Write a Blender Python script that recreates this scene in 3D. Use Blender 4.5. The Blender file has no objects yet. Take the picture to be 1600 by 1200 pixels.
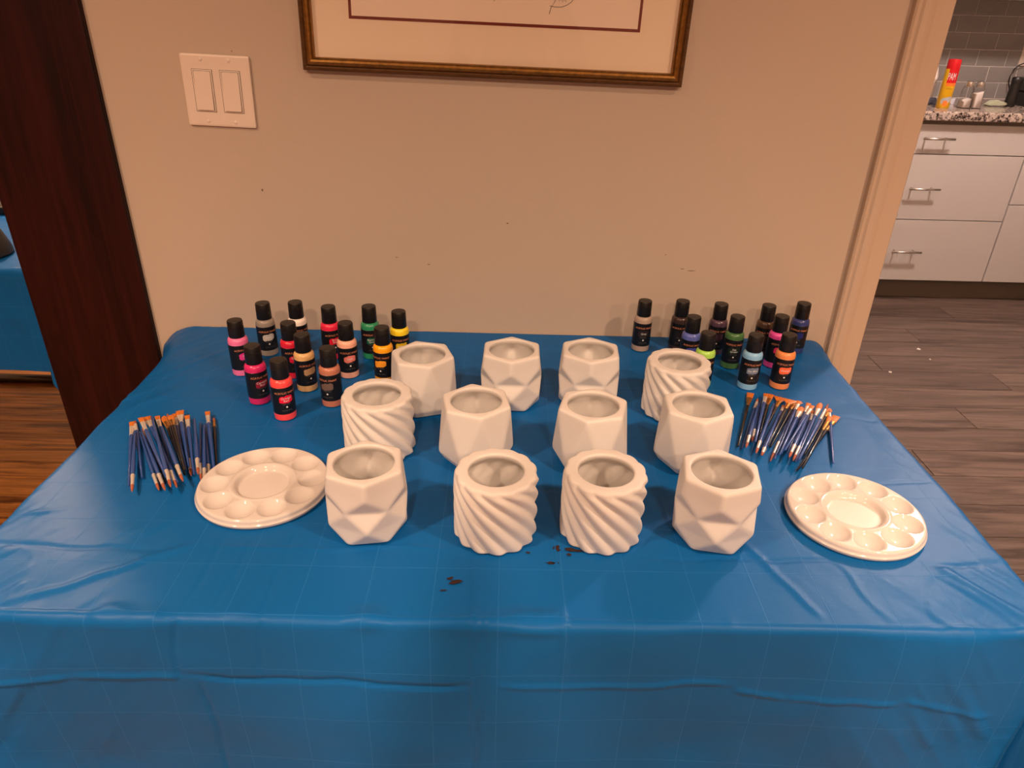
import bpy, bmesh, math, random
import numpy as np
from mathutils import Matrix, Vector
random.seed(7); rng = np.random.default_rng(7)
scene = bpy.context.scene
COL = scene.collection

# ------------------------------------------------------------------ camera
FPX = 1120.0
PITCH, ROLL, YAW = math.radians(27.9), math.radians(1.6), math.radians(0.8)
CAM = np.array([0.0, -1.306, 1.316])
_F = np.array([math.sin(YAW)*math.cos(PITCH), math.cos(YAW)*math.cos(PITCH), -math.sin(PITCH)])
_R0 = np.array([math.cos(YAW), -math.sin(YAW), 0.0]); _U0 = np.cross(_R0, _F)
_R = math.cos(ROLL)*_R0 + math.sin(ROLL)*_U0
_U = -math.sin(ROLL)*_R0 + math.cos(ROLL)*_U0
cam_data = bpy.data.cameras.new('camera'); cam = bpy.data.objects.new('camera', cam_data)
COL.objects.link(cam)
cam_data.sensor_fit = 'HORIZONTAL'; cam_data.sensor_width = 36.0; cam_data.lens = FPX/1600*36.0
cam_data.clip_start = 0.02; cam_data.clip_end = 50
M = Matrix.Identity(4)
for i in range(3):
    M[i][0] = _R[i]; M[i][1] = _U[i]; M[i][2] = -_F[i]; M[i][3] = CAM[i]
cam.matrix_world = M
scene.camera = cam

def ray(x, y): return (x-800)/FPX*_R - (y-600)/FPX*_U + _F
def onz(x, y, z): d = ray(x, y); return CAM + d*((z-CAM[2])/d[2])
def ony(x, y, Y): d = ray(x, y); return CAM + d*((Y-CAM[1])/d[1])

# ------------------------------------------------------------------ world, lamps, exposure
world = bpy.data.worlds.new('world'); scene.world = world; world.use_nodes = True
world.node_tree.nodes['Background'].inputs[0].default_value = (1.0, 0.72, 0.5, 1)
world.node_tree.nodes['Background'].inputs[1].default_value = 0.05
vs = scene.view_settings
vs.view_transform = 'Standard'; vs.look = 'None'; vs.gamma = 1.0; vs.use_curve_mapping = False
vs.exposure = 0.06
WARM = (1.0, 0.685, 0.465)
KIT = (1.0, 0.77, 0.66)
# recessed ceiling downlights behind the viewer: location, watts, spread, label
DOWN = [
    ((1.20, -1.40, 2.435), 24, 122, 'recessed ceiling downlight beside the viewer, above the kitchen end'),
    ((-1.20, -1.40, 2.435), 24, 122, 'recessed ceiling downlight beside the viewer, above the post end'),
    ((1.90, -2.65, 2.435), 21, 160, 'recessed ceiling downlight behind the viewer, outer one towards the kitchen'),
    ((-1.90, -2.65, 2.435), 9, 160, 'recessed ceiling downlight behind the viewer, outer one towards the post'),
    ((0.48, -2.78, 2.435), 30, 156, 'recessed ceiling downlight behind the viewer, inner one towards the kitchen'),
    ((-0.22, -2.78, 2.435), 45, 156, 'recessed ceiling downlight behind the viewer, inner one towards the post'),
]
# globe lamps of the two rooms beyond the wall: location, radius, emission, colour, label
LAMPS = [
    ((1.92, 1.28, 2.30), 0.07, 520, KIT, 'glass globe lamp on the kitchen ceiling'),
    ((-1.9, 1.40, 2.25), 0.08, 400, WARM, 'glass globe lamp over the far blue table'),
]
for loc, watts, spread, lbl in DOWN:
    la = bpy.data.lights.new('downlight', 'AREA'); la.shape = 'DISK'; la.size = 0.15; la.energy = watts; la.color = WARM; la.spread = math.radians(spread)
    lo = bpy.data.objects.new('downlight_beam', la); COL.objects.link(lo); lo.location = (loc[0], loc[1], loc[2]-0.012)

# ------------------------------------------------------------------ helpers
def lin(c):
    out = []
    for v in c[:3]:
        v = v/255.0
        out.append(v/12.92 if v <= 0.04045 else ((v+0.055)/1.055)**2.4)
    return (out[0], out[1], out[2], 1.0)

MATS = {}
def mat(name, color, rough=0.5, metallic=0.0, spec=0.5, noise=None, bump=None, emit=None, coat=0.0, sheen=0.0):
    """color: linear rgb. noise=(scale tuple, amount, detail) modulates value. bump=(scale, strength, dist)"""
    if name in MATS: return MATS[name]
    m = bpy.data.materials.new(name); m.use_nodes = True
    nt = m.node_tree; b = nt.nodes['Principled BSDF']
    b.inputs['Base Color'].default_value = (*color[:3], 1)
    b.inputs['Roughness'].default_value = rough
    b.inputs['Metallic'].default_value = metallic
    b.inputs['Specular IOR Level'].default_value = spec
    b.inputs['Coat Weight'].default_value = coat
    if sheen: b.inputs['Sheen Weight'].default_value = sheen
    if noise or bump:
        tc = nt.nodes.new('ShaderNodeTexCoord')
    if noise:
        sc, amt, det = noise
        mp = nt.nodes.new('ShaderNodeMapping'); nt.links.new(tc.outputs['Object'], mp.inputs[0])
        mp.inputs['Scale'].default_value = sc
        nz = nt.nodes.new('ShaderNodeTexNoise'); nz.inputs['Scale'].default_value = 1.0; nz.inputs['Detail'].default_value = det
        nt.links.new(mp.outputs[0], nz.inputs['Vector'])
        mr = nt.nodes.new('ShaderNodeMapRange'); mr.inputs[1].default_value = 0.3; mr.inputs[2].default_value = 0.7
        mr.inputs[3].default_value = 1-amt; mr.inputs[4].default_value = 1+amt
        nt.links.new(nz.outputs['Fac'], mr.inputs[0])
        mx = nt.nodes.new('ShaderNodeVectorMath'); mx.operation = 'SCALE'
        mx.inputs[0].default_value = color[:3]; nt.links.new(mr.outputs[0], mx.inputs['Scale'])
        nt.links.new(mx.outputs[0], b.inputs['Base Color'])
    if bump:
        sc, st, dist = bump
        nb = nt.nodes.new('ShaderNodeTexNoise'); nb.inputs['Scale'].default_value = sc; nb.inputs['Detail'].default_value = 4
        nt.links.new(tc.outputs['Object'], nb.inputs['Vector'])
        bp = nt.nodes.new('ShaderNodeBump'); bp.inputs['Strength'].default_value = st; bp.inputs['Distance'].default_value = dist
        nt.links.new(nb.outputs['Fac'], bp.inputs['Height']); nt.links.new(bp.outputs[0], b.inputs['Normal'])
    if emit:
        b.inputs['Emission Color'].default_value = (*emit[0], 1); b.inputs['Emission Strength'].default_value = emit[1]
    MATS[name] = m
    return m

def link(o, parent=None, loc=None):
    COL.objects.link(o)
    if parent is not None: o.parent = parent
    if loc is not None: o.location = loc
    return o
def tag(o, label=None, cat=None, group=None, kind=None):
    if label: o['label'] = label
    if cat: o['category'] = cat
    if group: o['group'] = group
    if kind: o['kind'] = kind
    return o
def empty(name, loc=(0, 0, 0), rz=0.0):
    o = bpy.data.objects.new(name, None); o.empty_display_size = 0.02
    COL.objects.link(o); o.location = loc; o.rotation_euler = (0, 0, rz)
    return o
def mesh_obj(name, verts, faces, m, parent=None, smooth=False, loc=None):
    me = bpy.data.meshes.new(name); me.from_pydata([tuple(map(float, v)) for v in verts], [], faces); me.update()
    if smooth: me.polygons.foreach_set('use_smooth', [True]*len(me.polygons))
    if m: me.materials.append(m)
    return link(bpy.data.objects.new(name, me), parent, loc)
def bm_obj(name, bm, m, parent=None, smooth=False, loc=None):
    me = bpy.data.meshes.new(name); bm.to_mesh(me); bm.free()
    if smooth: me.polygons.foreach_set('use_smooth', [True]*len(me.polygons))
    if m: me.materials.append(m)
    return link(bpy.data.objects.new(name, me), parent, loc)
def add_box(bm, x0, x1, y0, y1, z0, z1, bevel=0.0, seg=2):
    b2 = bmesh.new()
    r = bmesh.ops.create_cube(b2, size=1.0)
    for v in b2.verts:
        v.co = Vector(((x0+x1)/2+v.co.x*(x1-x0), (y0+y1)/2+v.co.y*(y1-y0), (z0+z1)/2+v.co.z*(z1-z0)))
    if bevel:
        bmesh.ops.bevel(b2, geom=b2.edges[:], offset=bevel, segments=seg, affect='EDGES', profile=0.6)
    tmp = bpy.data.meshes.new('tmp'); b2.to_mesh(tmp); b2.free(); bm.from_mesh(tmp); bpy.data.meshes.remove(tmp)
def box(name, x0, x1, y0, y1, z0, z1, m, parent=None, bevel=0.0, loc=None, seg=2):
    bm = bmesh.new(); add_box(bm, x0, x1, y0, y1, z0, z1, bevel, seg)
    return bm_obj(name, bm, m, parent, False, loc)
def grid_faces(nr, nc, closed=True, base=0):
    f = []
    for i in range(nr-1):
        for j in range(nc if closed else nc-1):
            j2 = (j+1) % nc
            f.append((base+i*nc+j, base+i*nc+j2, base+(i+1)*nc+j2, base+(i+1)*nc+j))
    return f
def lathe_data(prof, n=24, cap0=True, cap1=True):
    v = []; 
    for r, z in prof:
        for j in range(n):
            a = 2*math.pi*j/n; v.append((r*math.cos(a), r*math.sin(a), z))
    f = grid_faces(len(prof), n)
    if cap0: f.append(tuple(reversed(range(n))))
    if cap1: f.append(tuple(range((len(prof)-1)*n, len(prof)*n)))
    return v, f
def lathe(name, prof, m, parent=None, n=24, loc=None, smooth=True, cap0=True, cap1=True):
    v, f = lathe_data(prof, n, cap0, cap1)
    o = mesh_obj(name, v, f, m, parent, False, loc)
    if smooth:
        o.data.polygons.foreach_set('use_smooth', [len(p.vertices) == 4 for p in o.data.polygons])
        sharp(o.data)
    return o
def sharp(me, ang=40):
    try: me.set_sharp_from_angle(angle=math.radians(ang))
    except Exception: pass
def tube(name, pts, r, m, parent=None, n=8, loc=None):
    pts = [np.array(p, float) for p in pts]; v = []; 
    rr = r if isinstance(r, (list, tuple)) else [r]*len(pts)
    for i, p in enumerate(pts):
        t = pts[min(i+1, len(pts)-1)]-pts[max(i-1, 0)]; t = t/np.linalg.norm(t)
        a = np.array([0, 0, 1.0]) if abs(t[2]) < 0.9 else np.array([1.0, 0, 0])
        s = np.cross(t, a); s /= np.linalg.norm(s); u = np.cross(s, t)
        for j in range(n):
            q = 2*math.pi*j/n; v.append(p+rr[i]*(math.cos(q)*s+math.sin(q)*u))
    f = grid_faces(len(pts), n); f.append(tuple(reversed(range(n)))); f.append(tuple(range((len(pts)-1)*n, len(pts)*n)))
    o = mesh_obj(name, v, f, m, parent, False, loc)
    o.data.polygons.foreach_set('use_smooth', [len(p.vertices) == 4 for p in o.data.polygons])
    return o
def copy_tree(o, parent=None):
    c = o.copy(); COL.objects.link(c); c.parent = parent
    for ch in list(o.children): copy_tree(ch, c)
    return c
_txt = {}
def text_mesh(s, size, res=2):
    """flat text mesh data (verts, faces) centred on x"""
    k = (s, size, res)
    if k in _txt: return _txt[k]
    cu = bpy.data.curves.new('txt', 'FONT'); cu.body = s; cu.size = size; cu.align_x = 'CENTER'; cu.align_y = 'CENTER'
    cu.resolution_u = res; cu.fill_mode = 'FRONT'; cu.space_line = 0.85
    ob = bpy.data.objects.new('txt', cu); COL.objects.link(ob)
    dg = bpy.context.evaluated_depsgraph_get()
    me = bpy.data.meshes.new_from_object(ob.evaluated_get(dg))
    v = [tuple(p.co) for p in me.vertices]; f = [tuple(p.vertices) for p in me.polygons]
    bpy.data.objects.remove(ob); bpy.data.curves.remove(cu); bpy.data.meshes.remove(me)
    _txt[k] = (v, f); return v, f
def wrap_text(name, s, size, r, z, m, parent, a0=0.0, slant=0.0, xs=1.0):
    """text wrapped on a cylinder of radius r whose front faces -Y (rotated by a0)"""
    v, f = text_mesh(s, size)
    out = []
    for x, y, _ in v:
        a = x*xs/r + a0
        out.append((r*math.sin(a), -r*math.cos(a), z+y+slant*x))
    return mesh_obj(name, out, f, m, parent)
def wrap_patch(name, w, h, r, z, m, parent, a0=0.0, slant=0.0, rough=0.0, seg=8, seed=0, soft=0.35):
    rs = random.Random(seed); top = []; bot = []
    for i in range(seg+1):
        x = -w/2+w*i/seg; e = 1-soft*(abs(2*i/seg-1))**6
        a = x/r+a0
        t = h/2*e+rs.uniform(-rough, rough); b = -h/2*e+rs.uniform(-rough, rough)
        top.append((r*math.sin(a), -r*math.cos(a), z+t+slant*x)); bot.append((r*math.sin(a), -r*math.cos(a), z+b+slant*x))
    v = bot+top; n = seg+1
    f = [(i, i+1, n+i+1, n+i) for i in range(seg)]
    return mesh_obj(name, v, f, m, parent)

# ------------------------------------------------------------------ materials
m_wall = mat('wall_paint', (0.525, 0.425, 0.34), 0.6, noise=((1.5, 1.5, 1.5), 0.03, 3), bump=(220, 0.08, 0.002))
m_kwall = mat('far_wall_paint', (0.55, 0.48, 0.40), 0.7)
m_ceil = mat('ceiling_paint', (0.72, 0.68, 0.62), 0.8)
m_trim = mat('trim_paint', (0.56, 0.44, 0.335), 0.4, bump=(40, 0.04, 0.002))
m_pot = mat('bisque', (0.71, 0.67, 0.635), 0.6, spec=0.3, bump=(500, 0.03, 0.0005))
m_palette = mat('white_plastic', (0.68, 0.625, 0.585), 0.09, spec=0.4)
m_black = mat('black_plastic', (0.008, 0.007, 0.007), 0.38)
m_label = mat('black_label', (0.006, 0.006, 0.007), 0.35)
m_copper = mat('copper_print', (0.80, 0.30, 0.15), 0.4)
m_white = mat('white_print', (0.75, 0.75, 0.75), 0.5)
m_grey = mat('grey_print', (0.16, 0.16, 0.16), 0.5)
m_cab = mat('white_laminate', (0.66, 0.62, 0.60), 0.35)
m_cabin = mat('cabinet_carcass', (0.30, 0.25, 0.20), 0.6)
m_toe = mat('toe_kick', (0.16, 0.125, 0.09), 0.5)
m_steel = mat('brushed_steel', (0.75, 0.72, 0.68), 0.25, metallic=1.0)
m_grout = mat('grout', (0.68, 0.63, 0.60), 0.9)
m_tile = mat('grey_tile', (0.27, 0.25, 0.24), 0.25, noise=((3, 3, 8), 0.15, 2))
m_gold = mat('gilt', (0.36, 0.18, 0.045), 0.36, metallic=0.85, noise=((120, 120, 120), 0.25, 3), bump=(300, 0.2, 0.001))
m_gdark = mat('dark_gilt', (0.10, 0.045, 0.012), 0.45, metallic=0.5, noise=((60, 60, 200), 0.3, 3))
m_mat = mat('mat_board', (0.88, 0.72, 0.57), 0.9)
m_paper = mat('print_paper', (0.90, 0.75, 0.63), 0.9)
m_redline = mat('red_line', (0.17, 0.022, 0.013), 0.8)
m_ink = mat('ink', (0.10, 0.07, 0.05), 0.8)
m_plate = mat('switch_plastic', (0.80, 0.68, 0.58), 0.3)
m_gap = mat('dark_gap', (0.05, 0.03, 0.02), 0.8)
m_tabletop = mat('table_plastic', (0.6, 0.58, 0.55), 0.5)
m_tableleg = mat('table_leg_steel', (0.03, 0.03, 0.03), 0.3, metallic=0.6)
m_stain = mat('brown_stain', (0.022, 0.006, 0.005), 0.6)
m_crumb = mat('crumb', (0.85, 0.82, 0.78), 0.9)

def wood_mat(name, c0, c1, scale, rough=0.4, bump=0.15, rand=0.0, coat=0.0, dist=1.2, lo=0.35, hi=0.65, spec=0.5):
    m = bpy.data.materials.new(name); m.use_nodes = True; nt = m.node_tree; b = nt.nodes['Principled BSDF']
    tc = nt.nodes.new('ShaderNodeTexCoord'); mp = nt.nodes.new('ShaderNodeMapping'); mp.inputs['Scale'].default_value = scale
    oi = nt.nodes.new('ShaderNodeObjectInfo')
    add = nt.nodes.new('ShaderNodeVectorMath'); add.operation = 'MULTIPLY_ADD'
    nt.links.new(oi.outputs['Random'], add.inputs[0]); add.inputs[1].default_value = (17.3, 31.7, 11.1)
    nt.links.new(tc.outputs['Object'], add.inputs[2]); nt.links.new(add.outputs[0], mp.inputs[0])
    nz = nt.nodes.new('ShaderNodeTexNoise'); nz.inputs['Scale'].default_value = 1.0; nz.inputs['Detail'].default_value = 6
    nz.inputs['Roughness'].default_value = 0.62; nz.inputs['Distortion'].default_value = dist
    nt.links.new(mp.outputs[0], nz.inputs['Vector'])
    cr = nt.nodes.new('ShaderNodeValToRGB'); cr.color_ramp.elements[0].position = lo; cr.color_ramp.elements[1].position = hi
    cr.color_ramp.elements[0].color = (*c0, 1); cr.color_ramp.elements[1].color = (*c1, 1)
    nt.links.new(nz.outputs['Fac'], cr.inputs[0])
    mr = nt.nodes.new('ShaderNodeMapRange'); mr.inputs[3].default_value = 1-rand; mr.inputs[4].default_value = 1+rand
    nt.links.new(oi.outputs['Random'], mr.inputs[0])
    sc = nt.nodes.new('ShaderNodeVectorMath'); sc.operation = 'SCALE'
    nt.links.new(cr.outputs[0], sc.inputs[0]); nt.links.new(mr.outputs[0], sc.inputs['Scale'])
    nt.links.new(sc.outputs[0], b.inputs['Base Color'])
    b.inputs['Roughness'].default_value = rough; b.inputs['Coat Weight'].default_value = coat; b.inputs['Specular IOR Level'].default_value = spec
    bp = nt.nodes.new('ShaderNodeBump'); bp.inputs['Strength'].default_value = bump; bp.inputs['Distance'].default_value = 0.002
    nt.links.new(nz.outputs['Fac'], bp.inputs['Height']); nt.links.new(bp.outputs[0], b.inputs['Normal'])
    return m
m_oak = wood_mat('oak_strip', (0.095, 0.028, 0.007), (0.54, 0.22, 0.053), (2.2, 42, 20), 0.3, 0.1, 0.12)
m_oakfar = wood_mat('oak_far', (0.095, 0.028, 0.007), (0.54, 0.22, 0.053), (2.2, 42, 20), 0.35, 0.1)
m_vinyl = wood_mat('vinyl_plank', (0.060, 0.040, 0.033), (0.19, 0.135, 0.115), (2.4, 30, 20), 0.34, 0.05, 0.18)
m_dark = wood_mat('mahogany_stain', (0.010, 0.0010, 0.0010), (0.030, 0.0036, 0.0034), (34, 34, 2.0), 0.5, 0.12, spec=0.2)

def granite():
    m = bpy.data.materials.new('granite'); m.use_nodes = True; nt = m.node_tree; b = nt.nodes['Principled BSDF']
    tc = nt.nodes.new('ShaderNodeTexCoord')
    vo = nt.nodes.new('ShaderNodeTexNoise'); vo.inputs['Scale'].default_value = 75; vo.inputs['Detail'].default_value = 5; vo.inputs['Roughness'].default_value = 0.7
    nt.links.new(tc.outputs['Object'], vo.inputs['Vector'])
    cr = nt.nodes.new('ShaderNodeValToRGB'); e = cr.color_ramp.elements
    e[0].position = 0.40; e[0].color = (0.02, 0.015, 0.013, 1); e[1].position = 0.56; e[1].color = (0.62, 0.52, 0.46, 1)
    x = e.new(0.47); x.color = (0.28, 0.21, 0.18, 1)
    nt.links.new(vo.outputs['Fac'], cr.inputs[0]); nt.links.new(cr.outputs[0], b.inputs['Base Color'])
    b.inputs['Roughness'].default_value = 0.15
    return m
m_granite = granite()

def cloth_mat():
    m = bpy.data.materials.new('blue_plastic_sheet'); m.use_nodes = True; nt = m.node_tree; b = nt.nodes['Principled BSDF']
    b.inputs['Base Color'].default_value = (0.004, 0.112, 0.365, 1); b.inputs['Roughness'].default_value = 0.42
    b.inputs['Specular IOR Level'].default_value = 0.15
    uv = nt.nodes.new('ShaderNodeUVMap'); uv.uv_map = 'sheet'
    # faint grid of fold lines pressed into the sheet
    br = nt.nodes.new('ShaderNodeTexBrick'); br.offset = 0.0; br.inputs['Scale'].default_value = 1.0
    br.inputs['Brick Width'].default_value = 0.072; br.inputs['Row Height'].default_value = 0.075
    br.inputs['Mortar Size'].default_value = 0.0008; br.inputs['Mortar Smooth'].default_value = 0.6
    nt.links.new(uv.outputs[0], br.inputs['Vector'])
    nz = nt.nodes.new('ShaderNodeTexNoise'); nz.inputs['Scale'].default_value = 16; nz.inputs['Detail'].default_value = 6
    nt.links.new(uv.outputs[0], nz.inputs['Vector'])
    b1 = nt.nodes.new('ShaderNodeBump'); b1.inputs['Strength'].default_value = 0.2; b1.inputs['Distance'].default_value = 0.0012
    nt.links.new(br.outputs['Fac'], b1.inputs['Height'])
    b2 = nt.nodes.new('ShaderNodeBump'); b2.inputs['Strength'].default_value = 0.25; b2.inputs['Distance'].default_value = 0.006
    nt.links.new(nz.outputs['Fac'], b2.inputs['Height']); nt.links.new(b1.outputs[0], b2.inputs['Normal'])
    nt.links.new(b2.outputs[0], b.inputs['Normal'])
    mr = nt.nodes.new('ShaderNodeMix'); mr.data_type = 'RGBA'
    mr.inputs[6].default_value = (0.004, 0.112, 0.365, 1); mr.inputs[7].default_value = (0.012, 0.135, 0.41, 1)
    nt.links.new(br.outputs['Fac'], mr.inputs[0]); nt.links.new(mr.outputs[2], b.inputs['Base Color'])
    return m
m_cloth = cloth_mat()

def glass_mat(name, tint=(1, 1, 1), rough=0.0, ior=1.45):
    m = bpy.data.materials.new(name); m.use_nodes = True; nt = m.node_tree
    for n in list(nt.nodes): nt.nodes.remove(n)
    out = nt.nodes.new('ShaderNodeOutputMaterial'); tr = nt.nodes.new('ShaderNodeBsdfTransparent'); gl = nt.nodes.new('ShaderNodeBsdfGlossy')
    tr.inputs[0].default_value = (*tint, 1); gl.inputs['Roughness'].default_value = rough
    fr = nt.nodes.new('ShaderNodeFresnel'); fr.inputs['IOR'].default_value = ior
    mx = nt.nodes.new('ShaderNodeMixShader'); nt.links.new(fr.outputs[0], mx.inputs[0]); nt.links.new(tr.outputs[0], mx.inputs[1]); nt.links.new(gl.outputs[0], mx.inputs[2])
    nt.links.new(mx.outputs[0], out.inputs[0]); return m
m_glass = glass_mat('clear_glass', (0.99, 0.99, 0.985), 0.0, 1.28)
m_shaker = glass_mat('shaker_glass', (0.97, 0.96, 0.95), 0.0, 1.18)

# ------------------------------------------------------------------ room shell
def struct(o): o['kind'] = 'structure'; return o
CH = 2.44
struct(box('ceiling', -4.2, 4.2, -4.2, 3.2, CH, CH+0.1, m_ceil))
WX0, WX1 = -0.90, 0.655           # painted wall between the two openings
WT = 0.115
w = struct(box('wall_back', WX0+0.005, WX1+0.05, 0.0, WT, 0.0, CH, m_wall))
for (px, py, rx, rz_) in [(410, 297, 0.0018, 0.0024), (793, 349, 0.002, 0.0012), (670, 413, 0.0022, 0.001), (1080, 423, 0.008, 0.0007), (1066, 420, 0.004, 0.0006), (620, 402, 0.003, 0.0006), (362, 80, 0.001, 0.001), (1040, 398, 0.0012, 0.001)]:
    p = ony(px, py, 0.0)
    v = [(p[0]+rx*math.cos(a)*(1+0.3*math.sin(3*a)), -0.0004, p[2]+rz_*math.sin(a)) for a in np.linspace(0, 2*math.pi, 10, endpoint=False)]
    mesh_obj('scuff_mark', v, [tuple(range(10))], mat('scuff', (0.20, 0.14, 0.10), 0.8), w)
struct(box('wall_left_header', -2.6, WX0, 0.0, WT, 2.08, CH, m_wall)).name = 'wall_header_left'
struct(box('wall_header_right', WX1+0.05, 1.85, 0.0, WT, 2.08, CH, m_wall))
struct(box('wall_back_left', -4.2, -2.6, 0.0, WT, 0.0, CH, m_wall))
struct(box('wall_back_right', 1.85, 4.2, 0.0, WT, 0.0, CH, m_wall))
struct(box('wall_partition', -0.55, -0.45, WT, 2.8, 0.0, CH, m_kwall))
struct(box('wall_kitchen', -0.45, 4.2, 2.812, 2.93, 0.0, CH, m_kwall))
struct(box('wall_far_room', -4.2, -0.45, 2.93, 3.05, 0.0, CH, m_kwall))
struct(box('wall_left', -4.3, -4.2, -4.2, 3.05, 0.0, CH, m_wall))
struct(box('wall_right', 4.2, 4.3, -4.2, 3.05, 0.0, CH, m_wall))
struct(box('wall_rear', -4.2, 4.2, -4.3, -4.2, 0.0, CH, m_wall))

# dark stained board that cases the left opening
trim = struct(empty('trim_1', (0, 0, 0)))
box('casing_board', -0.912, -0.690, -0.012, 0.004, 0.0, 2.16, m_dark, trim, 0.003)
box('jamb_board', -0.912, -0.894, 0.004, WT+0.012, 0.0, 2.08, m_dark, trim)

# painted casing of the kitchen doorway: stepped profile swept upwards
cas = struct(empty('trim_2', (0, 0, 0)))
prof = [(0.646, 0.0), (0.646, -0.012), (0.649, -0.0145), (0.652, -0.0125), (0.655, -0.0135), (0.659, -0.0165), (0.667, -0.018), (0.673, -0.0165), (0.680, -0.0135), (0.690, -0.012), (0.7085, -0.0105), (0.711, -0.008), (0.711, WT+0.012), (0.705, WT+0.012), (0.705, 0.0)]
v = [(x, y, 0.0) for x, y in prof]+[(x, y, 2.14) for x, y in prof]; n = len(prof)
o = mesh_obj('casing_profile', v, [(i, (i+1) % n, n+(i+1) % n, n+i) for i in range(n)]+[tuple(reversed(range(n))), tuple(range(n, 2*n))], m_trim, cas)
box('head_casing', 0.711, 1.85, -0.018, 0.0, 2.08, 2.14, m_trim, cas)
box('jamb_far', 1.835, 1.85, 0.0, WT, 0.0, 2.08, m_trim, cas)

# floors: sub floor slabs, planks one by one where the photograph shows them
fl = struct(box('floor', -4.2, 4.2, -4.2, 3.05, -0.10, -0.013, m_gap))
box('oak_field', -4.2, 4.2, -4.2, -1.25, -0.013, 0.0, m_oakfar, fl)
box('oak_field', 1.5, 4.2, -1.25, 0.0, -0.013, 0.0, m_oakfar, fl)
box('oak_field', -4.2, -2.75, -1.25, 2.93, -0.013, 0.0, m_oakfar, fl)
def planks(x0, x1, y0, y1, width, length, m, name, gap=0.0012):
    me = None; y = y0; row = 0
    while y < y1-0.01:
        off = (row*0.37 % 1.0)*length
        x = x0-off
        while x < x1:
            a, b = max(x, x0), min(x+length, x1)
            if b-a > 0.05:
                full = abs(b-a-length) < 1e-6
                if full and me is not None:
                    o = link(bpy.data.objects.new(name, me), fl)
                    o.location = (a, y, 0)
                else:
                    o = box(name, gap, (b-a)-gap, gap, min(width, y1-y)-gap, -0.012, 0.0, m, fl, 0.0006, seg=1)
                    o.location = (a, y, 0)
                    if full and y+width <= y1: me = o.data
            x += length
        y += width; row += 1
planks(-2.75, 1.5, -1.25, 0.0, 0.083, 1.45, m_oak, 'oak_plank')
planks(-2.75, -0.55, 0.0, 2.93, 0.083, 1.45, m_oak, 'oak_plank')
planks(-0.45, 4.2, 0.0, 2.35, 0.152, 1.22, m_vinyl, 'vinyl_plank')
box('vinyl_field', -0.45, 4.2, 2.35, 2.812, -0.013, 0.0, m_gap, fl)

# ------------------------------------------------------------------ the table and its sheet
TT = 0.740
TX, TY0, TY1 = 0.604, -0.752, -0.006
tb = empty('folding_table', (0, -0.38, 0))
tag(tb, 'small folding table hidden under the near blue plastic sheet', 'table')
def table_parts(tb, cx, hx, y0, y1, top):
    box('table_top', -hx, hx, y0, y1, top-0.045, top-0.0022, m_tabletop, tb, 0.008)
    for sx in (-1, 1):
        for yy in (y0+0.09, y1-0.09):
            tube('leg', [(sx*(hx-0.14), yy, 0.02), (sx*(hx-0.14), yy, top-0.045)], 0.013, m_tableleg, tb, 10)
        tube('foot_bar', [(sx*(hx-0.14), y0+0.05, 0.0135), (sx*(hx-0.14), y1-0.05, 0.0135)], 0.0135, m_tableleg, tb, 10)
table_parts(tb, 0, TX-0.004, TY0+0.38+0.004, TY1+0.38, TT)

def value_noise(x, y, seed, octaves=3):
    r = np.random.default_rng(seed); out = np.zeros_like(x); amp = 1.0; tot = 0
    for k in range(octaves):
        g = r.standard_normal((64, 64)); xs, ys = x*2**k, y*2**k
        xi = np.floor(xs).astype(int); yi = np.floor(ys).astype(int); fx = xs-xi; fy = ys-yi
        fx = fx*fx*(3-2*fx); fy = fy*fy*(3-2*fy)
        a = g[xi % 64, yi % 64]; b_ = g[(xi+1) % 64, yi % 64]; c = g[xi % 64, (yi+1) % 64]; d = g[(xi+1) % 64, (yi+1) % 64]
        out += amp*((a*(1-fx)+b_*fx)*(1-fy)+(c*(1-fx)+d*fx)*fy); tot += amp; amp *= 0.5
    return out/tot
def seg_ridge(U, V, p, q, wdt, amp, wob=0.0, seed=0):
    p = np.array(p, float); q = np.array(q, float); d = q-p; L = np.hypot(*d); d /= L
    t = (U-p[0])*d[0]+(V-p[1])*d[1]; s = -(U-p[0])*d[1]+(V-p[1])*d[0]
    if wob: s = s+wob*value_noise(t*18+50, t*0+seed, 90+seed, 2)
    e = np.clip(np.minimum(t, L-t)/(0.12*L)+0.2, 0, 1)
    return amp*e*np.exp(-(s/wdt)**2)
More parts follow.
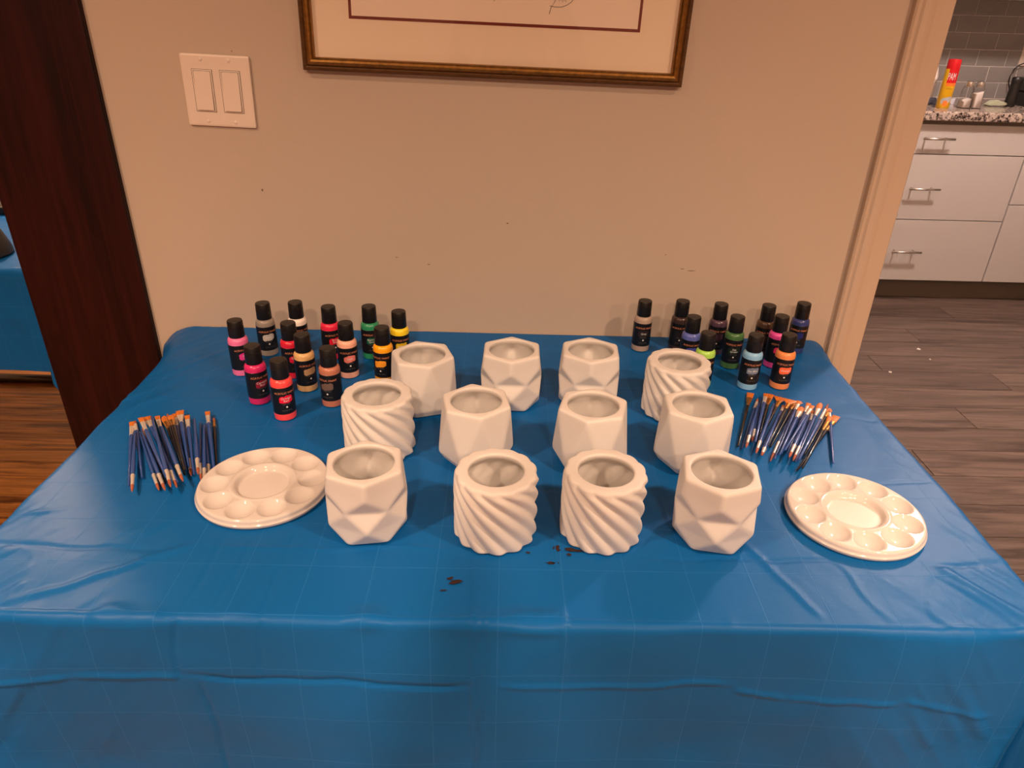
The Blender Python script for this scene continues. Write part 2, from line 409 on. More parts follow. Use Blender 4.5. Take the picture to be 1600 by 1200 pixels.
def sheet(name, hx, y0, y1, top, drop_f, drop_s, seed, parent_label, res=0.0034, creases=(), flare=None, back=None, drop_b=0.0, calm=()):
    nu = int((2*hx+2*drop_s)/res); nv = int((y1-y0+drop_f+drop_b)/res)
    us = np.linspace(-hx-drop_s, hx+drop_s, nu); vs_ = np.linspace(y0-drop_f, y1+drop_b, nv)
    U, V = np.meshgrid(us, vs_)
    dx = np.maximum(np.abs(U)-hx, 0); sx = np.sign(U)
    dyf = np.maximum(y0-V, 0); dyb = np.maximum(V-y1, 0); dy = dyf+dyb; sy = np.where(dyb > 0, 1.0, -1.0)
    d = np.hypot(dx, dy)+1e-9; ex = sx*dx/d; ey = sy*dy/d
    rho = np.full_like(U, 0.007)+0.002*value_noise(U*9+20, V*9+20, seed+5, 2)
    if flare is not None: rho = rho+flare(U, V)
    rho = np.maximum(rho, 0.003)
    lim = rho*math.pi/2
    a = np.minimum(d/rho, math.pi/2)
    out = rho*np.sin(a); down = np.where(d < lim, rho*(1-np.cos(a)), rho+d-lim)
    corner = np.where((dx > 0) & (dy > 0), 2*dx*dy/(d*d), 0)
    out = out + corner*down*(0.24+0.10*np.sin(6*np.arctan2(dy, dx+1e-9)+seed))
    out = out + 0.010*(1-np.exp(-down/0.15))*(1.0+0.6*np.sin(U*11+seed)+0.5*np.sin(V*14+seed*2))
    X = np.clip(U, -hx, hx)+ex*out; Y = np.clip(V, y0, y1)+ey*out; Z = top-down
    # relief along the local normal
    edge = np.clip((np.abs(U)-0.33)/0.2, 0, 1)
    front = np.clip((y0+0.10-V)/0.1, 0, 1)
    h = 0.0006*value_noise(U*7+30, V*7+30, seed, 3)
    str_ = value_noise((U*0.8+V*0.55*sx)*75+40, (V*0.8-U*0.55*sx)*7+40, seed+1, 2)
    h += edge*0.0019*np.clip(str_, -0.4, 2)*(0.4+0.6*(value_noise(U*5+9, V*5+9, seed+7, 1) > 0.1))
    h += edge*0.0022*np.abs(value_noise(U*6+70, V*6+70, seed+3, 2))
    h += np.where(dy > 0, 0.003*value_noise(U*4+10, V*5+10, seed+2, 2), 0)
    pk = np.exp(-((V-y0)/0.012)**2)*np.clip(value_noise(U*22+5, V*3+5, seed+11, 2), 0, 2)
    h += 0.0046*pk
    for c in creases: h += seg_ridge(U, V, *c)
    for (cx, cy, rx, ry) in calm:
        q = np.hypot((U-cx)/rx, (V-cy)/ry); h = h*np.clip((q-1.0)/0.25, 0.12, 1)
    nz_ = np.cos(a); nh = np.sin(a)
    X += ex*nh*h; Y += ey*nh*h; Z += nz_*np.clip(h, -0.0012, 0.004)
    if back is not None: Y = np.minimum(Y, back)
    verts = np.stack([X.ravel(), Y.ravel(), Z.ravel()], 1)
    idx = np.arange(nu*nv).reshape(nv, nu)
    quads = np.stack([idx[:-1, :-1].ravel(), idx[:-1, 1:].ravel(), idx[1:, 1:].ravel(), idx[1:, :-1].ravel()], 1)
    me = bpy.data.meshes.new(name)
    me.vertices.add(len(verts)); me.vertices.foreach_set('co', verts.ravel().astype(np.float32))
    nq = len(quads); me.loops.add(nq*4); me.polygons.add(nq)
    me.loops.foreach_set('vertex_index', quads.ravel().astype(np.int32))
    me.polygons.foreach_set('loop_start', (np.arange(nq)*4).astype(np.int32))
    me.polygons.foreach_set('use_smooth', np.ones(nq, bool))
    me.update(calc_edges=True)
    uvl = me.uv_layers.new(name='sheet')
    uvd = np.stack([U.ravel(), V.ravel()], 1)[quads.ravel()].astype(np.float32)
    uvl.data.foreach_set('uv', uvd.ravel())
    me.materials.append(m_cloth)
    return link(bpy.data.objects.new(name, me))
def near_flare(U, V):
    t = np.clip((V+0.20)/0.20, 0, 1)**1.6
    return np.where(U < 0, 0.072*t, 0.030*t)
Fv = TY0
CRE = [
    ((-0.026, Fv+0.10), (-0.026, Fv-0.34), 0.0022, 0.0026, 0.003, 1),
    ((-0.012, Fv+0.06), (-0.020, Fv-0.34), 0.0020, -0.0020, 0.003, 2),
    ((0.064, Fv+0.14), (0.070, Fv-0.10), 0.0020, 0.0018, 0.003, 3),
    ((-0.335, Fv+0.00), (-0.345, Fv-0.09), 0.0022, -0.0028, 0.003, 4),
    ((-0.325, Fv-0.09), (-0.315, Fv-0.34), 0.0022, -0.0028, 0.003, 5),
    ((-0.250, Fv+0.07), (-0.255, Fv-0.09), 0.0018, -0.0018, 0.002, 6),
    ((-0.340, Fv-0.088), (-0.030, Fv-0.088), 0.0026, -0.0034, 0.003, 7),
    ((-0.46, Fv-0.085), (-0.345, Fv-0.086), 0.0026, 0.0028, 0.003, 8),
    ((-0.60, Fv-0.105), (-0.46, Fv-0.085), 0.0026, 0.0028, 0.003, 9),
    ((0.00, Fv-0.090), (0.265, Fv-0.088), 0.0026, 0.0024, 0.003, 10),
    ((0.265, Fv-0.088), (0.32, Fv-0.105), 0.0026, 0.0026, 0.002, 11),
    ((0.32, Fv-0.105), (0.45, Fv-0.103), 0.0026, 0.0024, 0.003, 12),
    ((0.45, Fv-0.103), (0.56, Fv-0.128), 0.0026, 0.0024, 0.003, 13),
    ((-0.60, -0.650), (-0.40, -0.653), 0.0024, -0.0016, 0.003, 14),
    ((-0.35, -0.645), (-0.05, -0.640), 0.0022, 0.0013, 0.003, 15),
    ((0.16, -0.652), (0.60, -0.652), 0.0024, -0.0016, 0.004, 16),
    ((0.60, -0.318), (0.50, -0.300), 0.0026, -0.0020, 0.004, 17),
    ((0.46, -0.492), (0.60, -0.490), 0.0022, -0.0014, 0.003, 18),
    ((-0.335, -0.747), (-0.325, -0.34), 0.0020, -0.0012, 0.003, 19),
    ((-0.300, -0.747), (-0.285, -0.34), 0.0020, -0.0012, 0.003, 20),
    ((-0.250, -0.70), (-0.245, -0.60), 0.0020, -0.0012, 0.003, 21),
    ((-0.60, -0.60), (-0.38, -0.52), 0.0040, 0.0016, 0.004, 22),
    ((-0.52, -0.742), (-0.36, -0.64), 0.0050, 0.0020, 0.004, 23),
    ((0.30, -0.62), (0.345, -0.745), 0.0040, 0.0018, 0.003, 24),
    ((0.36, -0.56), (0.43, -0.745), 0.0030, 0.0012, 0.004, 25),
    ((0.50, -0.23), (0.56, -0.40), 0.0045, 0.0018, 0.004, 26),
    ((-0.60, -0.45), (-0.52, -0.46), 0.0030, 0.0016, 0.003, 27),
]
PAL = [((312, 771), (508, 742), 8, 'touching the front diamond planter'), ((1231, 781), (1443, 821), 10, 'catching kitchen light near the sheet corner')]
PAL_CALM = [(-0.48, -0.44, 0.13, 0.15), (0.445, -0.35, 0.12, 0.15)]
for pl, pr, _, _ in PAL:
    mid = (onz(*pl, TT+0.009)+onz(*pr, TT+0.009))/2
    PAL_CALM.append((mid[0], mid[1], 0.092, 0.092))
sh = sheet('table_sheet', TX, TY0, TY1, TT, 0.40, 0.26, 3, '', creases=CRE, flare=near_flare, back=-0.0015, calm=PAL_CALM)
tag(sh, 'blue plastic table sheet creased over the near table, carrying the white pots', 'tablecloth')
ZT = TT+0.0009           # resting height on the sheet
def stain(px, py, rx, ry, rot, seed):
    p = onz(px, py, TT); r = random.Random(seed); v = []
    for k in range(14):
        a = 2*math.pi*k/14; q = r.uniform(0.55, 1.25)
        x, y = rx*q*math.cos(a), ry*q*math.sin(a)
        v.append((p[0]+x*math.cos(rot)-y*math.sin(rot), p[1]+x*math.sin(rot)+y*math.cos(rot), TT+0.0016))
    mesh_obj('stain', v, [tuple(range(14))], m_stain, sh)
for s_ in [(870, 858, 0.0045, 0.006, 0.3, 1), (896, 861, 0.012, 0.0035, -0.15, 2), (860, 881, 0.006, 0.0022, -0.1, 3), (868, 881, 0.005, 0.0012, 0, 8), (826, 865, 0.003, 0.002, 0, 4), (712, 911, 0.008, 0.0032, 0.15, 5), (703, 905, 0.004, 0.0022, 0.4, 6), (692, 924, 0.005, 0.0014, 0.2, 7), (889, 868, 0.003, 0.003, 0.2, 9)]:
    stain(*s_)

# ------------------------------------------------------------------ pots
PR, PH = 0.0495, 0.088
def polygon_radius(verts, th):
    """radius of a convex polygon (CCW, around the origin) along angles th"""
    P = np.array(verts); Q = np.roll(P, -1, axis=0); out = np.zeros_like(th)
    c, s = np.cos(th), np.sin(th); best = np.full_like(th, 1e9)
    for p, q in zip(P, Q):
        e = q-p; den = c*e[1]-s*e[0]; num = p[0]*e[1]-p[1]*e[0]
        with np.errstate(divide='ignore', invalid='ignore'):
            r = num/den
        ok = (den != 0) & (r > 0); best = np.where(ok & (r < best), r, best)
    return best
def ring_section(r0, o0, r1, o1, t, th):
    p0 = [(r0*math.cos(o0+k*math.pi/3), r0*math.sin(o0+k*math.pi/3)) for k in range(6)]
    p1 = [(r1*math.cos(o1+k*math.pi/3), r1*math.sin(o1+k*math.pi/3)) for k in range(6)]
    pts = []
    if abs(o0-o1) < 1e-6:
        pts = [((1-t)*a[0]+t*b[0], (1-t)*a[1]+t*b[1]) for a, b in zip(p0, p1)]
    else:
        for a in p0:
            for b in p1:
                if np.dot(a, b) > 0.8*np.linalg.norm(a)*np.linalg.norm(b):
                    pts.append(((1-t)*a[0]+t*b[0], (1-t)*a[1]+t*b[1]))
    pts.sort(key=lambda p: math.atan2(p[1], p[0]))
    return polygon_radius(pts, th)
NT, NZ = 168, 56
TH = np.linspace(0, 2*math.pi, NT, endpoint=False)
def blur(Rg, kt, kz):
    for _ in range(kt): Rg = 0.25*np.roll(Rg, 1, 1)+0.5*Rg+0.25*np.roll(Rg, -1, 1)
    for _ in range(kz):
        up = np.vstack([Rg[:1], Rg[:-1]]); dn = np.vstack([Rg[1:], Rg[-1:]]); Rg = 0.25*up+0.5*Rg+0.25*dn
    return Rg
def faceted(rings):
    zs = np.linspace(0, 1, NZ); Rg = np.zeros((NZ, NT))
    for i, z in enumerate(zs):
        for (z0, r0, o0), (z1, r1, o1) in zip(rings[:-1], rings[1:]):
            if z0-1e-9 <= z <= z1+1e-9:
                Rg[i] = ring_section(r0*PR, o0, r1*PR, o1, (z-z0)/(z1-z0), TH); break
    return Rg
def swirl():
    zs = np.linspace(0, 1, NZ)[:, None]; th = TH[None, :]
    N = 13; ph = N*(th - 1.90*(1-zs)**0.75) 
    lobes = np.abs(np.cos(ph/2))**0.75                     # rounded lobes between narrow grooves
    saw = 0.5+0.5*np.sin(ph+0.7)
    w = np.clip((1-zs)/0.13, 0, 1)**0.8*np.clip(zs/0.03+0.5, 0, 1)
    return PR*(1.03 - w*0.10*(1-0.7*lobes-0.3*saw) - 0.055*(1-w)) 
def pot_mesh(name, Rg, hole, lipr=0.004, taper=None):
    """closed vessel: outside Rg, rounded lip, inside following the outside"""
    zs = np.linspace(0, PH, NZ); rows = []
    c, s = np.cos(TH), np.sin(TH)
    def row(r, z): rows.append(np.stack([r*c, r*s, np.broadcast_to(z, r.shape)], 1))
    row(Rg[0]*0.5, np.full(NT, 0.0)); row(Rg[0]-0.004, np.full(NT, 0.0)); row(Rg[0]-0.0012, np.full(NT, 0.0006)); 
    for i in range(1, NZ-4): row(Rg[i], zs[i])
    R1 = Rg[NZ-4]
    for k in range(1, 7):
        a = k/6*math.pi/2; row(R1-0.0045*(1-math.cos(a)), PH-0.0045*(1-math.sin(a)) if k < 6 else PH)
    h0 = hole
    for t in (0.35, 0.7, 0.93): row((R1-0.0045)*(1-t)+h0*t, PH+0.0002)
    for k in range(1, 5):
        a = k/4*math.pi/2; row(np.full(NT, h0)*1.0-0.002*math.sin(a)+0.0*a, PH-0.0025*(1-math.cos(a)))
    row(np.full(NT, h0-0.0015), PH-0.006)
    row(np.full(NT, h0+0.0005), PH-0.0085)
    inner = np.maximum(blur(Rg, 6, 2)-0.0055, 0.03)
    for f in (0.87, 0.83, 0.78, 0.7, 0.6, 0.5, 0.4, 0.3, 0.2, 0.12):
        i = int(f*(NZ-1)); bl = min(1.0, (0.90-f)/0.10)
        row(inner[i]*bl+(h0+0.001)*(1-bl), zs[i])
    row(inner[6]*0.92, PH*0.075); row(inner[6]*0.5, PH*0.065)
    V = np.concatenate(rows); nr = len(rows)
    f = grid_faces(nr, NT); f.append(tuple(reversed(range(NT)))); f.append(tuple(range((nr-1)*NT, nr*NT)))
    me = bpy.data.meshes.new(name); me.from_pydata(V.tolist(), [], f); me.update()
    me.polygons.foreach_set('use_smooth', [True]*len(me.polygons)); me.materials.append(m_pot)
    return me
A30 = math.pi/6; F0 = -math.pi/2       # F0 points at the viewer
gem = blur(faceted([(0, 0.95, F0+A30), (0.26, 1.08, F0), (0.52, 1.0, F0+A30), (0.77, 1.07, F0), (1.0, 1.02, F0)]), 4, 2)
facet = blur(faceted([(0, 0.93, F0+A30), (0.14, 1.10, F0+A30), (0.94, 1.04, F0), (1.0, 1.02, F0)]), 4, 1)
me_gem = pot_mesh('gem_pot', gem, 0.0375); me_facet = pot_mesh('facet_pot', facet, 0.0372); me_swirl = pot_mesh('swirl_pot', swirl(), 0.0350)
# (kind, px, py of the front foot of the pot, yaw degrees, row phrase)
POTS = [
    ('facet', 664, 652, 12, 'back row, leftmost'),
    ('gem', 797, 643, 0, 'back row, second from left'),
    ('gem', 915, 643, 4, 'back row, third from left'),
    ('swirl', 1047, 663, 0, 'back row, rightmost'),
    ('swirl', 597, 727, 0, 'middle row, leftmost'),
    ('facet', 744, 737, 8, 'middle row, second from left'),
    ('facet', 917, 743, -6, 'middle row, third from left'),
    ('facet', 1073, 742, 14, 'middle row, rightmost'),
    ('gem', 580, 850, -4, 'front row, leftmost, touching the palette'),
    ('swirl', 773, 868, 0, 'front row, second from left'),
    ('swirl', 933, 867, 9, 'front row, third from left, beside brown stains'),
    ('gem', 1103, 862, 10, 'front row, rightmost'),
]
KIND = {'gem': (me_gem, 'diamond_planter', 'white unglazed planter with diamond facets'), 'facet': (me_facet, 'faceted_planter', 'white unglazed planter with tall plain facets'), 'swirl': (me_swirl, 'swirl_planter', 'white unglazed planter with twisting flutes')}
for kind, px, py, yaw, where in POTS:
    me, nm, lb = KIND[kind]
    g = onz(px, py, ZT); d = g[:2]-CAM[:2]; d /= np.linalg.norm(d)
    r = 0.0485 if kind == 'swirl' else 0.041
    c = g[:2]+d*r
    o = link(bpy.data.objects.new(nm, me)); o.location = (c[0], c[1], ZT); o.rotation_euler = (0, 0, math.radians(yaw)-math.atan2(d[0], d[1])); o.scale = (1, 1, 1.04 if kind != 'swirl' else 1.01)
    tag(o, lb+', '+where, 'planter', 'white planters on the blue sheet')

# ------------------------------------------------------------------ paint bottles
BR, BH = 0.0166, 0.098
def bottle(px, py, color, yaw, cname, label, seedn, patch=None, name_color=None):
    g = onz(px, py, ZT); d = g[:2]-CAM[:2]; d /= np.linalg.norm(d); c = g[:2]+d*BR
    root = empty('paint_bottle', (c[0], c[1], ZT), -math.atan2(d[0], d[1])+math.radians(yaw))
    tag(root, label, 'paint bottle', 'acrylic paint bottles')
    pm = mat('paint_%d' % seedn, color, 0.28, coat=0.3)
    lathe('body', [(BR*0.90, 0.0), (BR*0.985, 0.0012), (BR, 0.0035), (BR, 0.0605), (BR*0.985, 0.0632), (BR*0.93, 0.0660), (BR*0.80, 0.0680), (0.0112, 0.0690), (0.0112, 0.0715)], pm, root, 28)
    lathe('label_sleeve', [(BR*0.999, 0.0115), (BR+0.00025, 0.0118), (BR+0.00025, 0.0567), (BR*0.999, 0.0570)], m_label, root, 28, cap0=False, cap1=False)
    cap = lathe('cap', [(0.0128, 0.0690), (0.0131, 0.0697), (0.0129, 0.0865), (0.0124, 0.0867), (0.0124, 0.0875), (0.0128, 0.0877), (0.0126, 0.0962), (0.0119, 0.0978), (0.0100, 0.0980)], m_black, root, 28)
    box('thumb_tab', -0.003, 0.003, -0.0137, -0.0122, 0.0870, 0.0885, m_black, cap, 0.0003)
    R = BR+0.0005
    wrap_text('title_print', 'ACRYLIC PAINT', 0.0048, R, 0.0480, m_copper, root)
    wrap_patch('colour_swatch', 0.0205, 0.0120, R, 0.0372, mat('swatch_%d' % seedn, patch or color, 0.4), root, 0, 0.10, 0.0008, 8, seedn)
    if cname: wrap_text('colour_name', cname, 0.0052, R+0.0002, 0.0372, m_white, root, 0, 0.06)
    wrap_patch('white_dot', 0.0028, 0.0028, R, 0.0245, m_white, root, 0, soft=0.8)
    wrap_text('fine_print', 'NON-TOXIC', 0.0022, R, 0.0292, m_grey, root)
    wrap_text('fine_print', '2 FL OZ  59 ML', 0.0024, R, 0.0185, m_grey, root)
    return root
BOT = [  # px, py, colour(sRGB as lit by white), yaw, name, colour words
    (381, 588, (240, 120, 175), 28, 'Pink', 'candy pink paint, at the dark post end', (225, 60, 150)),
    (422, 557, (150, 140, 130), 8, 'Silver', 'silver grey paint, back row near the dark post', (190, 185, 180)),
    (471, 555, (250, 235, 225), 22, 'White', 'white paint, partly hidden in the back row', (240, 240, 240)),
    (461, 592, (225, 35, 65), 18, 'Scarlet\nRed', 'scarlet paint, behind the tan bottle', (215, 20, 60)),
    (408, 633, (215, 40, 110), 24, 'Carmine\nRed', 'carmine pink paint, front left beside the orange red one', (150, 20, 45)),
    (448, 658, (255, 80, 80), 12, 'Orange\nRed', 'orange red paint, nearest the viewer', (235, 20, 60)),
    (482, 613, (225, 180, 120), 24, '', 'tan gold paint, in front of the scarlet bottle', (190, 150, 110)),
    (521, 563, (235, 45, 80), 22, 'Rose\nRed', 'rose red paint, back row behind the flesh bottle', (220, 20, 50)),
    (547, 592, (250, 185, 160), 10, 'Flesh', 'pale flesh paint, in the middle of its cluster', (235, 130, 120)),
    (521, 637, (190, 120, 95), -24, '', 'reddish brown paint, beside the middle swirl planter', (110, 90, 80)),
    (582, 562, (45, 145, 100), 8, 'Emerald\nGreen', 'emerald green paint, back row', (20, 90, 65)),
    (627, 571, (255, 225, 40), 8, 'Yellow', 'lemon yellow paint, behind the orange yellow one', (215, 180, 20)),
    (602, 600, (255, 175, 20), -22, '', 'orange yellow paint, touching the faceted planter', (250, 165, 40)),
    (999, 550, (175, 155, 140), 14, 'Gray', 'warm grey paint, standing alone near the wall', (45, 35, 35)),
    (1056, 550, (60, 45, 42), 10, '', 'near black paint, back row behind the violet blue one', (30, 25, 25)),
    (1072, 578, (95, 110, 190), 16, '', 'violet blue paint, behind the lime bottle', (70, 80, 170)),
    (1093, 607, (170, 225, 95), 10, '', 'lime green paint, just behind the swirl planter', (150, 210, 80)),
    (1114, 555, (85, 62, 80), 8, '', 'dusky purple paint, back row', (70, 45, 60)),
    (1138, 577, (70, 115, 65), 14, 'Sap\nGreen', 'dark leaf green paint, middle of its cluster', (25, 40, 25)),
    (1186, 557, (80, 58, 45), 6, '', 'dark brown paint, back row', (60, 40, 30)),
    (1165, 610, (135, 190, 230), 20, 'Sky Blue', 'sky blue paint, front of the cluster by the kitchen', (110, 125, 150)),
    (1205, 576, (225, 75, 160), 26, '', 'magenta paint, behind the orange one', (225, 50, 110)),
    (1239, 553, (50, 62, 120), 4, '', 'navy blue paint, back row at the kitchen end', (30, 40, 110)),
    (1215, 609, (235, 145, 85), 20, 'Orange', 'soft orange paint, front of the cluster by the kitchen', (245, 110, 70)),
]
for i, (px, py, colr, yaw, cn, words, pch) in enumerate(BOT):
    bottle(px, py, lin(colr), yaw, cn, 'black capped paint bottle with '+words, i, lin(pch))

# ------------------------------------------------------------------ palettes
def palette_mesh():
    R = 0.0835; nr, nt = 74, 220; H = 0.0125
    rr = np.concatenate([np.linspace(0.0005, R-0.0035, nr)]); th = np.linspace(0, 2*math.pi, nt, endpoint=False)
    RR, T = np.meshgrid(rr, th, indexing='ij'); X, Y = RR*np.cos(T), RR*np.sin(T)
    Z = np.full_like(X, H)
    def well(cx, cy, rad, depth, k):
        d = np.hypot(X-cx, Y-cy)/rad
        s = np.clip((1.06-d)/k, 0, 1); s = s*s*(3-2*s)
        return -depth*s
    for k in range(10):
        a = 2*math.pi*k/10; q = 0.0615
        d = np.hypot(X-q*math.cos(a), Y-q*math.sin(a))/0.0160
        Z += np.where(d < 1.12, -0.0075*np.clip(1-(d/1.12)**2, 0, 1)**0.8, 0)
    d0 = RR/0.0375
    s = np.clip((1.0-d0)/0.16, 0, 1); Z += -0.0072*s*s*(3-2*s)
    Z += 0.0010*np.exp(-((RR-0.0405)/0.0022)**2)
    rows = [np.stack([X[i], Y[i], Z[i]], 1) for i in range(nr)]
    c, s_ = np.cos(th), np.sin(th)
    for r, z in [(R-0.0022, H-0.0002), (R-0.0010, H-0.0010), (R-0.0003, H-0.0024), (R, H-0.0042), (R+0.0004, 0.0058), (R+0.0018, 0.0052), (R+0.0020, 0.0044), (R+0.0008, 0.0008), (R-0.0002, 0.0), (R-0.006, 0.0)]:
        rows.append(np.stack([r*c, r*s_, np.full(nt, z)], 1))
    V = np.concatenate(rows); n = len(rows)
    f = [tuple(reversed(q)) for q in grid_faces(n, nt)]
    f = [tuple(q) for q in grid_faces(n, nt)]
    f = [(a, d, c_, b) for a, b, c_, d in f]
    f.append(tuple(range(nt))); f.append(tuple(reversed(range((n-1)*nt, n*nt))))
    me = bpy.data.meshes.new('palette'); me.from_pydata(V.tolist(), [], f); me.update()
    me.polygons.foreach_set('use_smooth', [len(p.vertices) == 4 for p in me.polygons]); me.materials.append(m_palette)
    return me
me_pal = palette_mesh()
for (pl, pr, yaw, where) in PAL:
    a, b = onz(*pl, ZT+0.008), onz(*pr, ZT+0.008)
    # silhouette extremes of the disc: its centre lies behind their midpoint
    mid = (a+b)/2
    o = link(bpy.data.objects.new('paint_palette', me_pal)); o.location = (mid[0], mid[1], ZT+0.0002); o.rotation_euler = (0, 0, math.radians(yaw))
    tag(o, 'round white plastic paint palette with ten wells, '+where, 'palette', 'round paint palettes')

# ------------------------------------------------------------------ paintbrushes
m_blue = mat('blue_lacquer', (0.02, 0.075, 0.30), 0.22, coat=0.4)
m_blk = mat('black_lacquer', (0.006, 0.005, 0.006), 0.2, coat=0.4)
m_alu = mat('aluminium_ferrule', (0.88, 0.80, 0.70), 0.35, metallic=0.6)
m_cop = mat('copper_ferrule', (0.85, 0.42, 0.10), 0.26, metallic=0.9)
m_bris = mat('amber_bristle', (0.62, 0.17, 0.02), 0.5, noise=((900, 60, 900), 0.35, 2))
m_brown = mat('brown_bristle', (0.36, 0.10, 0.05), 0.55, noise=((900, 60, 900), 0.3, 2))
ORD = ['first', 'second', 'third', 'fourth', 'fifth', 'sixth', 'seventh', 'eighth', 'ninth', 'tenth', 'eleventh', 'twelfth', 'thirteenth', 'fourteenth', 'fifteenth', 'sixteenth', 'seventeenth', 'eighteenth', 'nineteenth', 'twentieth', 'twenty-first', 'twenty-second', 'twenty-third', 'twenty-fourth', 'twenty-fifth', 'twenty-sixth', 'twenty-seventh', 'twenty-eighth', 'twenty-ninth']
def section_tube(name, secs, m, parent, n=10):
    """secs: (y, half width x, half height z) elliptical sections along +Y"""
    v = []
    for y, wx, wz in secs:
        for j in range(n):
            a = 2*math.pi*j/n; v.append((wx*math.cos(a), y, wz*math.sin(a)))
    f = grid_faces(len(secs), n); f = [tuple(reversed(q)) for q in f]; f.append(tuple(range(n))); f.append(tuple(reversed(range((len(secs)-1)*n, len(secs)*n))))
    o = mesh_obj(name, v, f, m, parent)
    o.data.polygons.foreach_set('use_smooth', [len(p.vertices) == 4 for p in o.data.polygons]); sharp(o.data, 50)
    return o
def brush(tip, fer, tail, kind, hcol, layer, label, group):
    """tip, fer (ferrule meets handle) and tail are photo pixels; the brush lies on the sheet"""
    z = ZT+0.0034+0.0062*layer
    T_, E_ = onz(*tip, z), onz(*tail, z); Fp = onz(*fer, z)
    ax = T_-E_; L = np.linalg.norm(ax[:2]); ang = math.atan2(ax[1], ax[0])-math.pi/2
    hl = min(max(np.dot((Fp-E_)[:2], ax[:2])/L, 0.35*L), L-0.012)
    root = empty('paintbrush', (E_[0], E_[1], z), ang)
    tag(root, label, 'paintbrush', group)
    hm = m_blk if hcol == 'k' else m_blue
    rb = 0.0030
    section_tube('handle', [(0, 0.0009, 0.0009), (0.002, 0.0015, 0.0015), (hl*0.45, 0.0023, 0.0023), (hl*0.80, 0.0031, 0.0031), (hl*0.96, 0.0028, 0.0028), (hl+0.002, 0.0025, 0.0025)], hm, root)
    head = L-hl
    fm = m_cop if hcol == 'k' else m_alu
    if kind == 'flat': wf, wt, bl, bm_ = 0.0034, 0.0040, 0.36, m_bris
    elif kind == 'wide': wf, wt, bl, bm_ = 0.0050, 0.0060, 0.40, m_bris
    elif kind == 'fan': wf, wt, bl, bm_ = 0.0042, 0.0125, 0.42, m_bris
    elif kind == 'filbert': wf, wt, bl, bm_ = 0.0044, 0.0022, 0.45, m_bris
    else: wf, wt, bl, bm_ = 0.0022, 0.0004, 0.40, m_brown
    b0 = hl+head*(1-bl)
    fh = 0.0012 if kind != 'round' else 0.0022
    fer_o = section_tube('ferrule', [(hl-0.001, 0.0029, 0.0029), (hl+0.002, 0.0030, 0.0030), (hl+0.004, 0.0027, 0.0027), (hl+(b0-hl)*0.5, 0.5*(wf+0.0028), 0.5*(fh+0.0026)), (b0, wf, fh)], fm, root, 12)
    if kind == 'round':
        section_tube('bristles', [(b0-0.0005, wf*0.92, fh*0.92), (b0+(L-b0)*0.35, wf*1.0, fh*1.0), (b0+(L-b0)*0.75, wf*0.6, fh*0.6), (L, 0.0003, 0.0003)], bm_, root)
    elif kind == 'filbert':
        section_tube('bristles', [(b0-0.0005, wf*0.95, fh), (b0+(L-b0)*0.5, wf*1.15, fh*1.1), (b0+(L-b0)*0.85, wf*0.8, fh*0.6), (L, wt*0.5, 0.0004)], bm_, root, 12)
    else:
        section_tube('bristles', [(b0-0.0005, wf*0.97, fh*0.95), (b0+(L-b0)*0.5, (wf+wt)/2, fh*0.9), (L-0.0006, wt, 0.0006), (L, wt*0.97, 0.0003)], bm_, root, 12)
    return root
def lp(z): return (190+z[0]/8.0, 630+z[1]/8.0)
def rp(z): return (1140+z[0]/8.572, 605+z[1]/8.572)
LEFT = [  # tip, ferrule/handle joint, tail (zoom coordinates), kind, handle colour, layer
    ((130, 230), (115, 400), (92, 1035), 'flat', 'b', 0),
    ((130, 1108), (142, 905), (166, 345), 'round', 'b', 1),
    ((170, 215), (182, 345), (258, 935), 'round', 'b', 0),
    ((468, 1090), (405, 900), (222, 360), 'round', 'b', 0),
    ((545, 1092), (460, 900), (245, 330), 'round', 'b', 1),
    ((260, 300), (302, 440), (548, 1005), 'round', 'k', 0),
    ((238, 180), (312, 332), (560, 930), 'flat', 'b', 2),
    ((310, 168), (355, 302), (705, 990), 'wide', 'b', 1),
    ((615, 1050), (560, 850), (375, 165), 'round', 'b', 2),
    ((445, 160), (476, 300), (640, 850), 'flat', 'b', 0),
    ((692, 1055), (650, 850), (400, 300), 'round', 'b', 1),
    ((768, 978), (705, 785), (500, 290), 'round', 'b', 2),
    ((527, 160), (562, 325), (790, 900), 'filbert', 'k', 0),
    ((572, 128), (608, 290), (770, 850), 'round', 'k', 1),
    ((614, 148), (645, 280), (792, 840), 'filbert', 'k', 2),
    ((665, 128), (690, 285), (806, 838), 'flat', 'b', 0),
    ((725, 92), (740, 240), (838, 795), 'wide', 'b', 1),
    ((872, 910), (850, 710), (788, 240), 'round', 'b', 0),
    ((818, 152), (838, 300), (908, 895), 'flat', 'b', 1),
    ((958, 892), (937, 705), (910, 190), 'round', 'b', 2),
    ((995, 975), (986, 770), (980, 238), 'round', 'b', 0),
    ((1032, 990), (1036, 828), (1030, 272), 'round', 'b', 1),
    ((1092, 935), (1085, 780), (1052, 250), 'round', 'b', 0),
    ((1072, 102), (1085, 250), (1155, 835), 'flat', 'b', 1),
    ((1153, 178), (1155, 300), (1185, 800), 'round', 'k', 0),
]
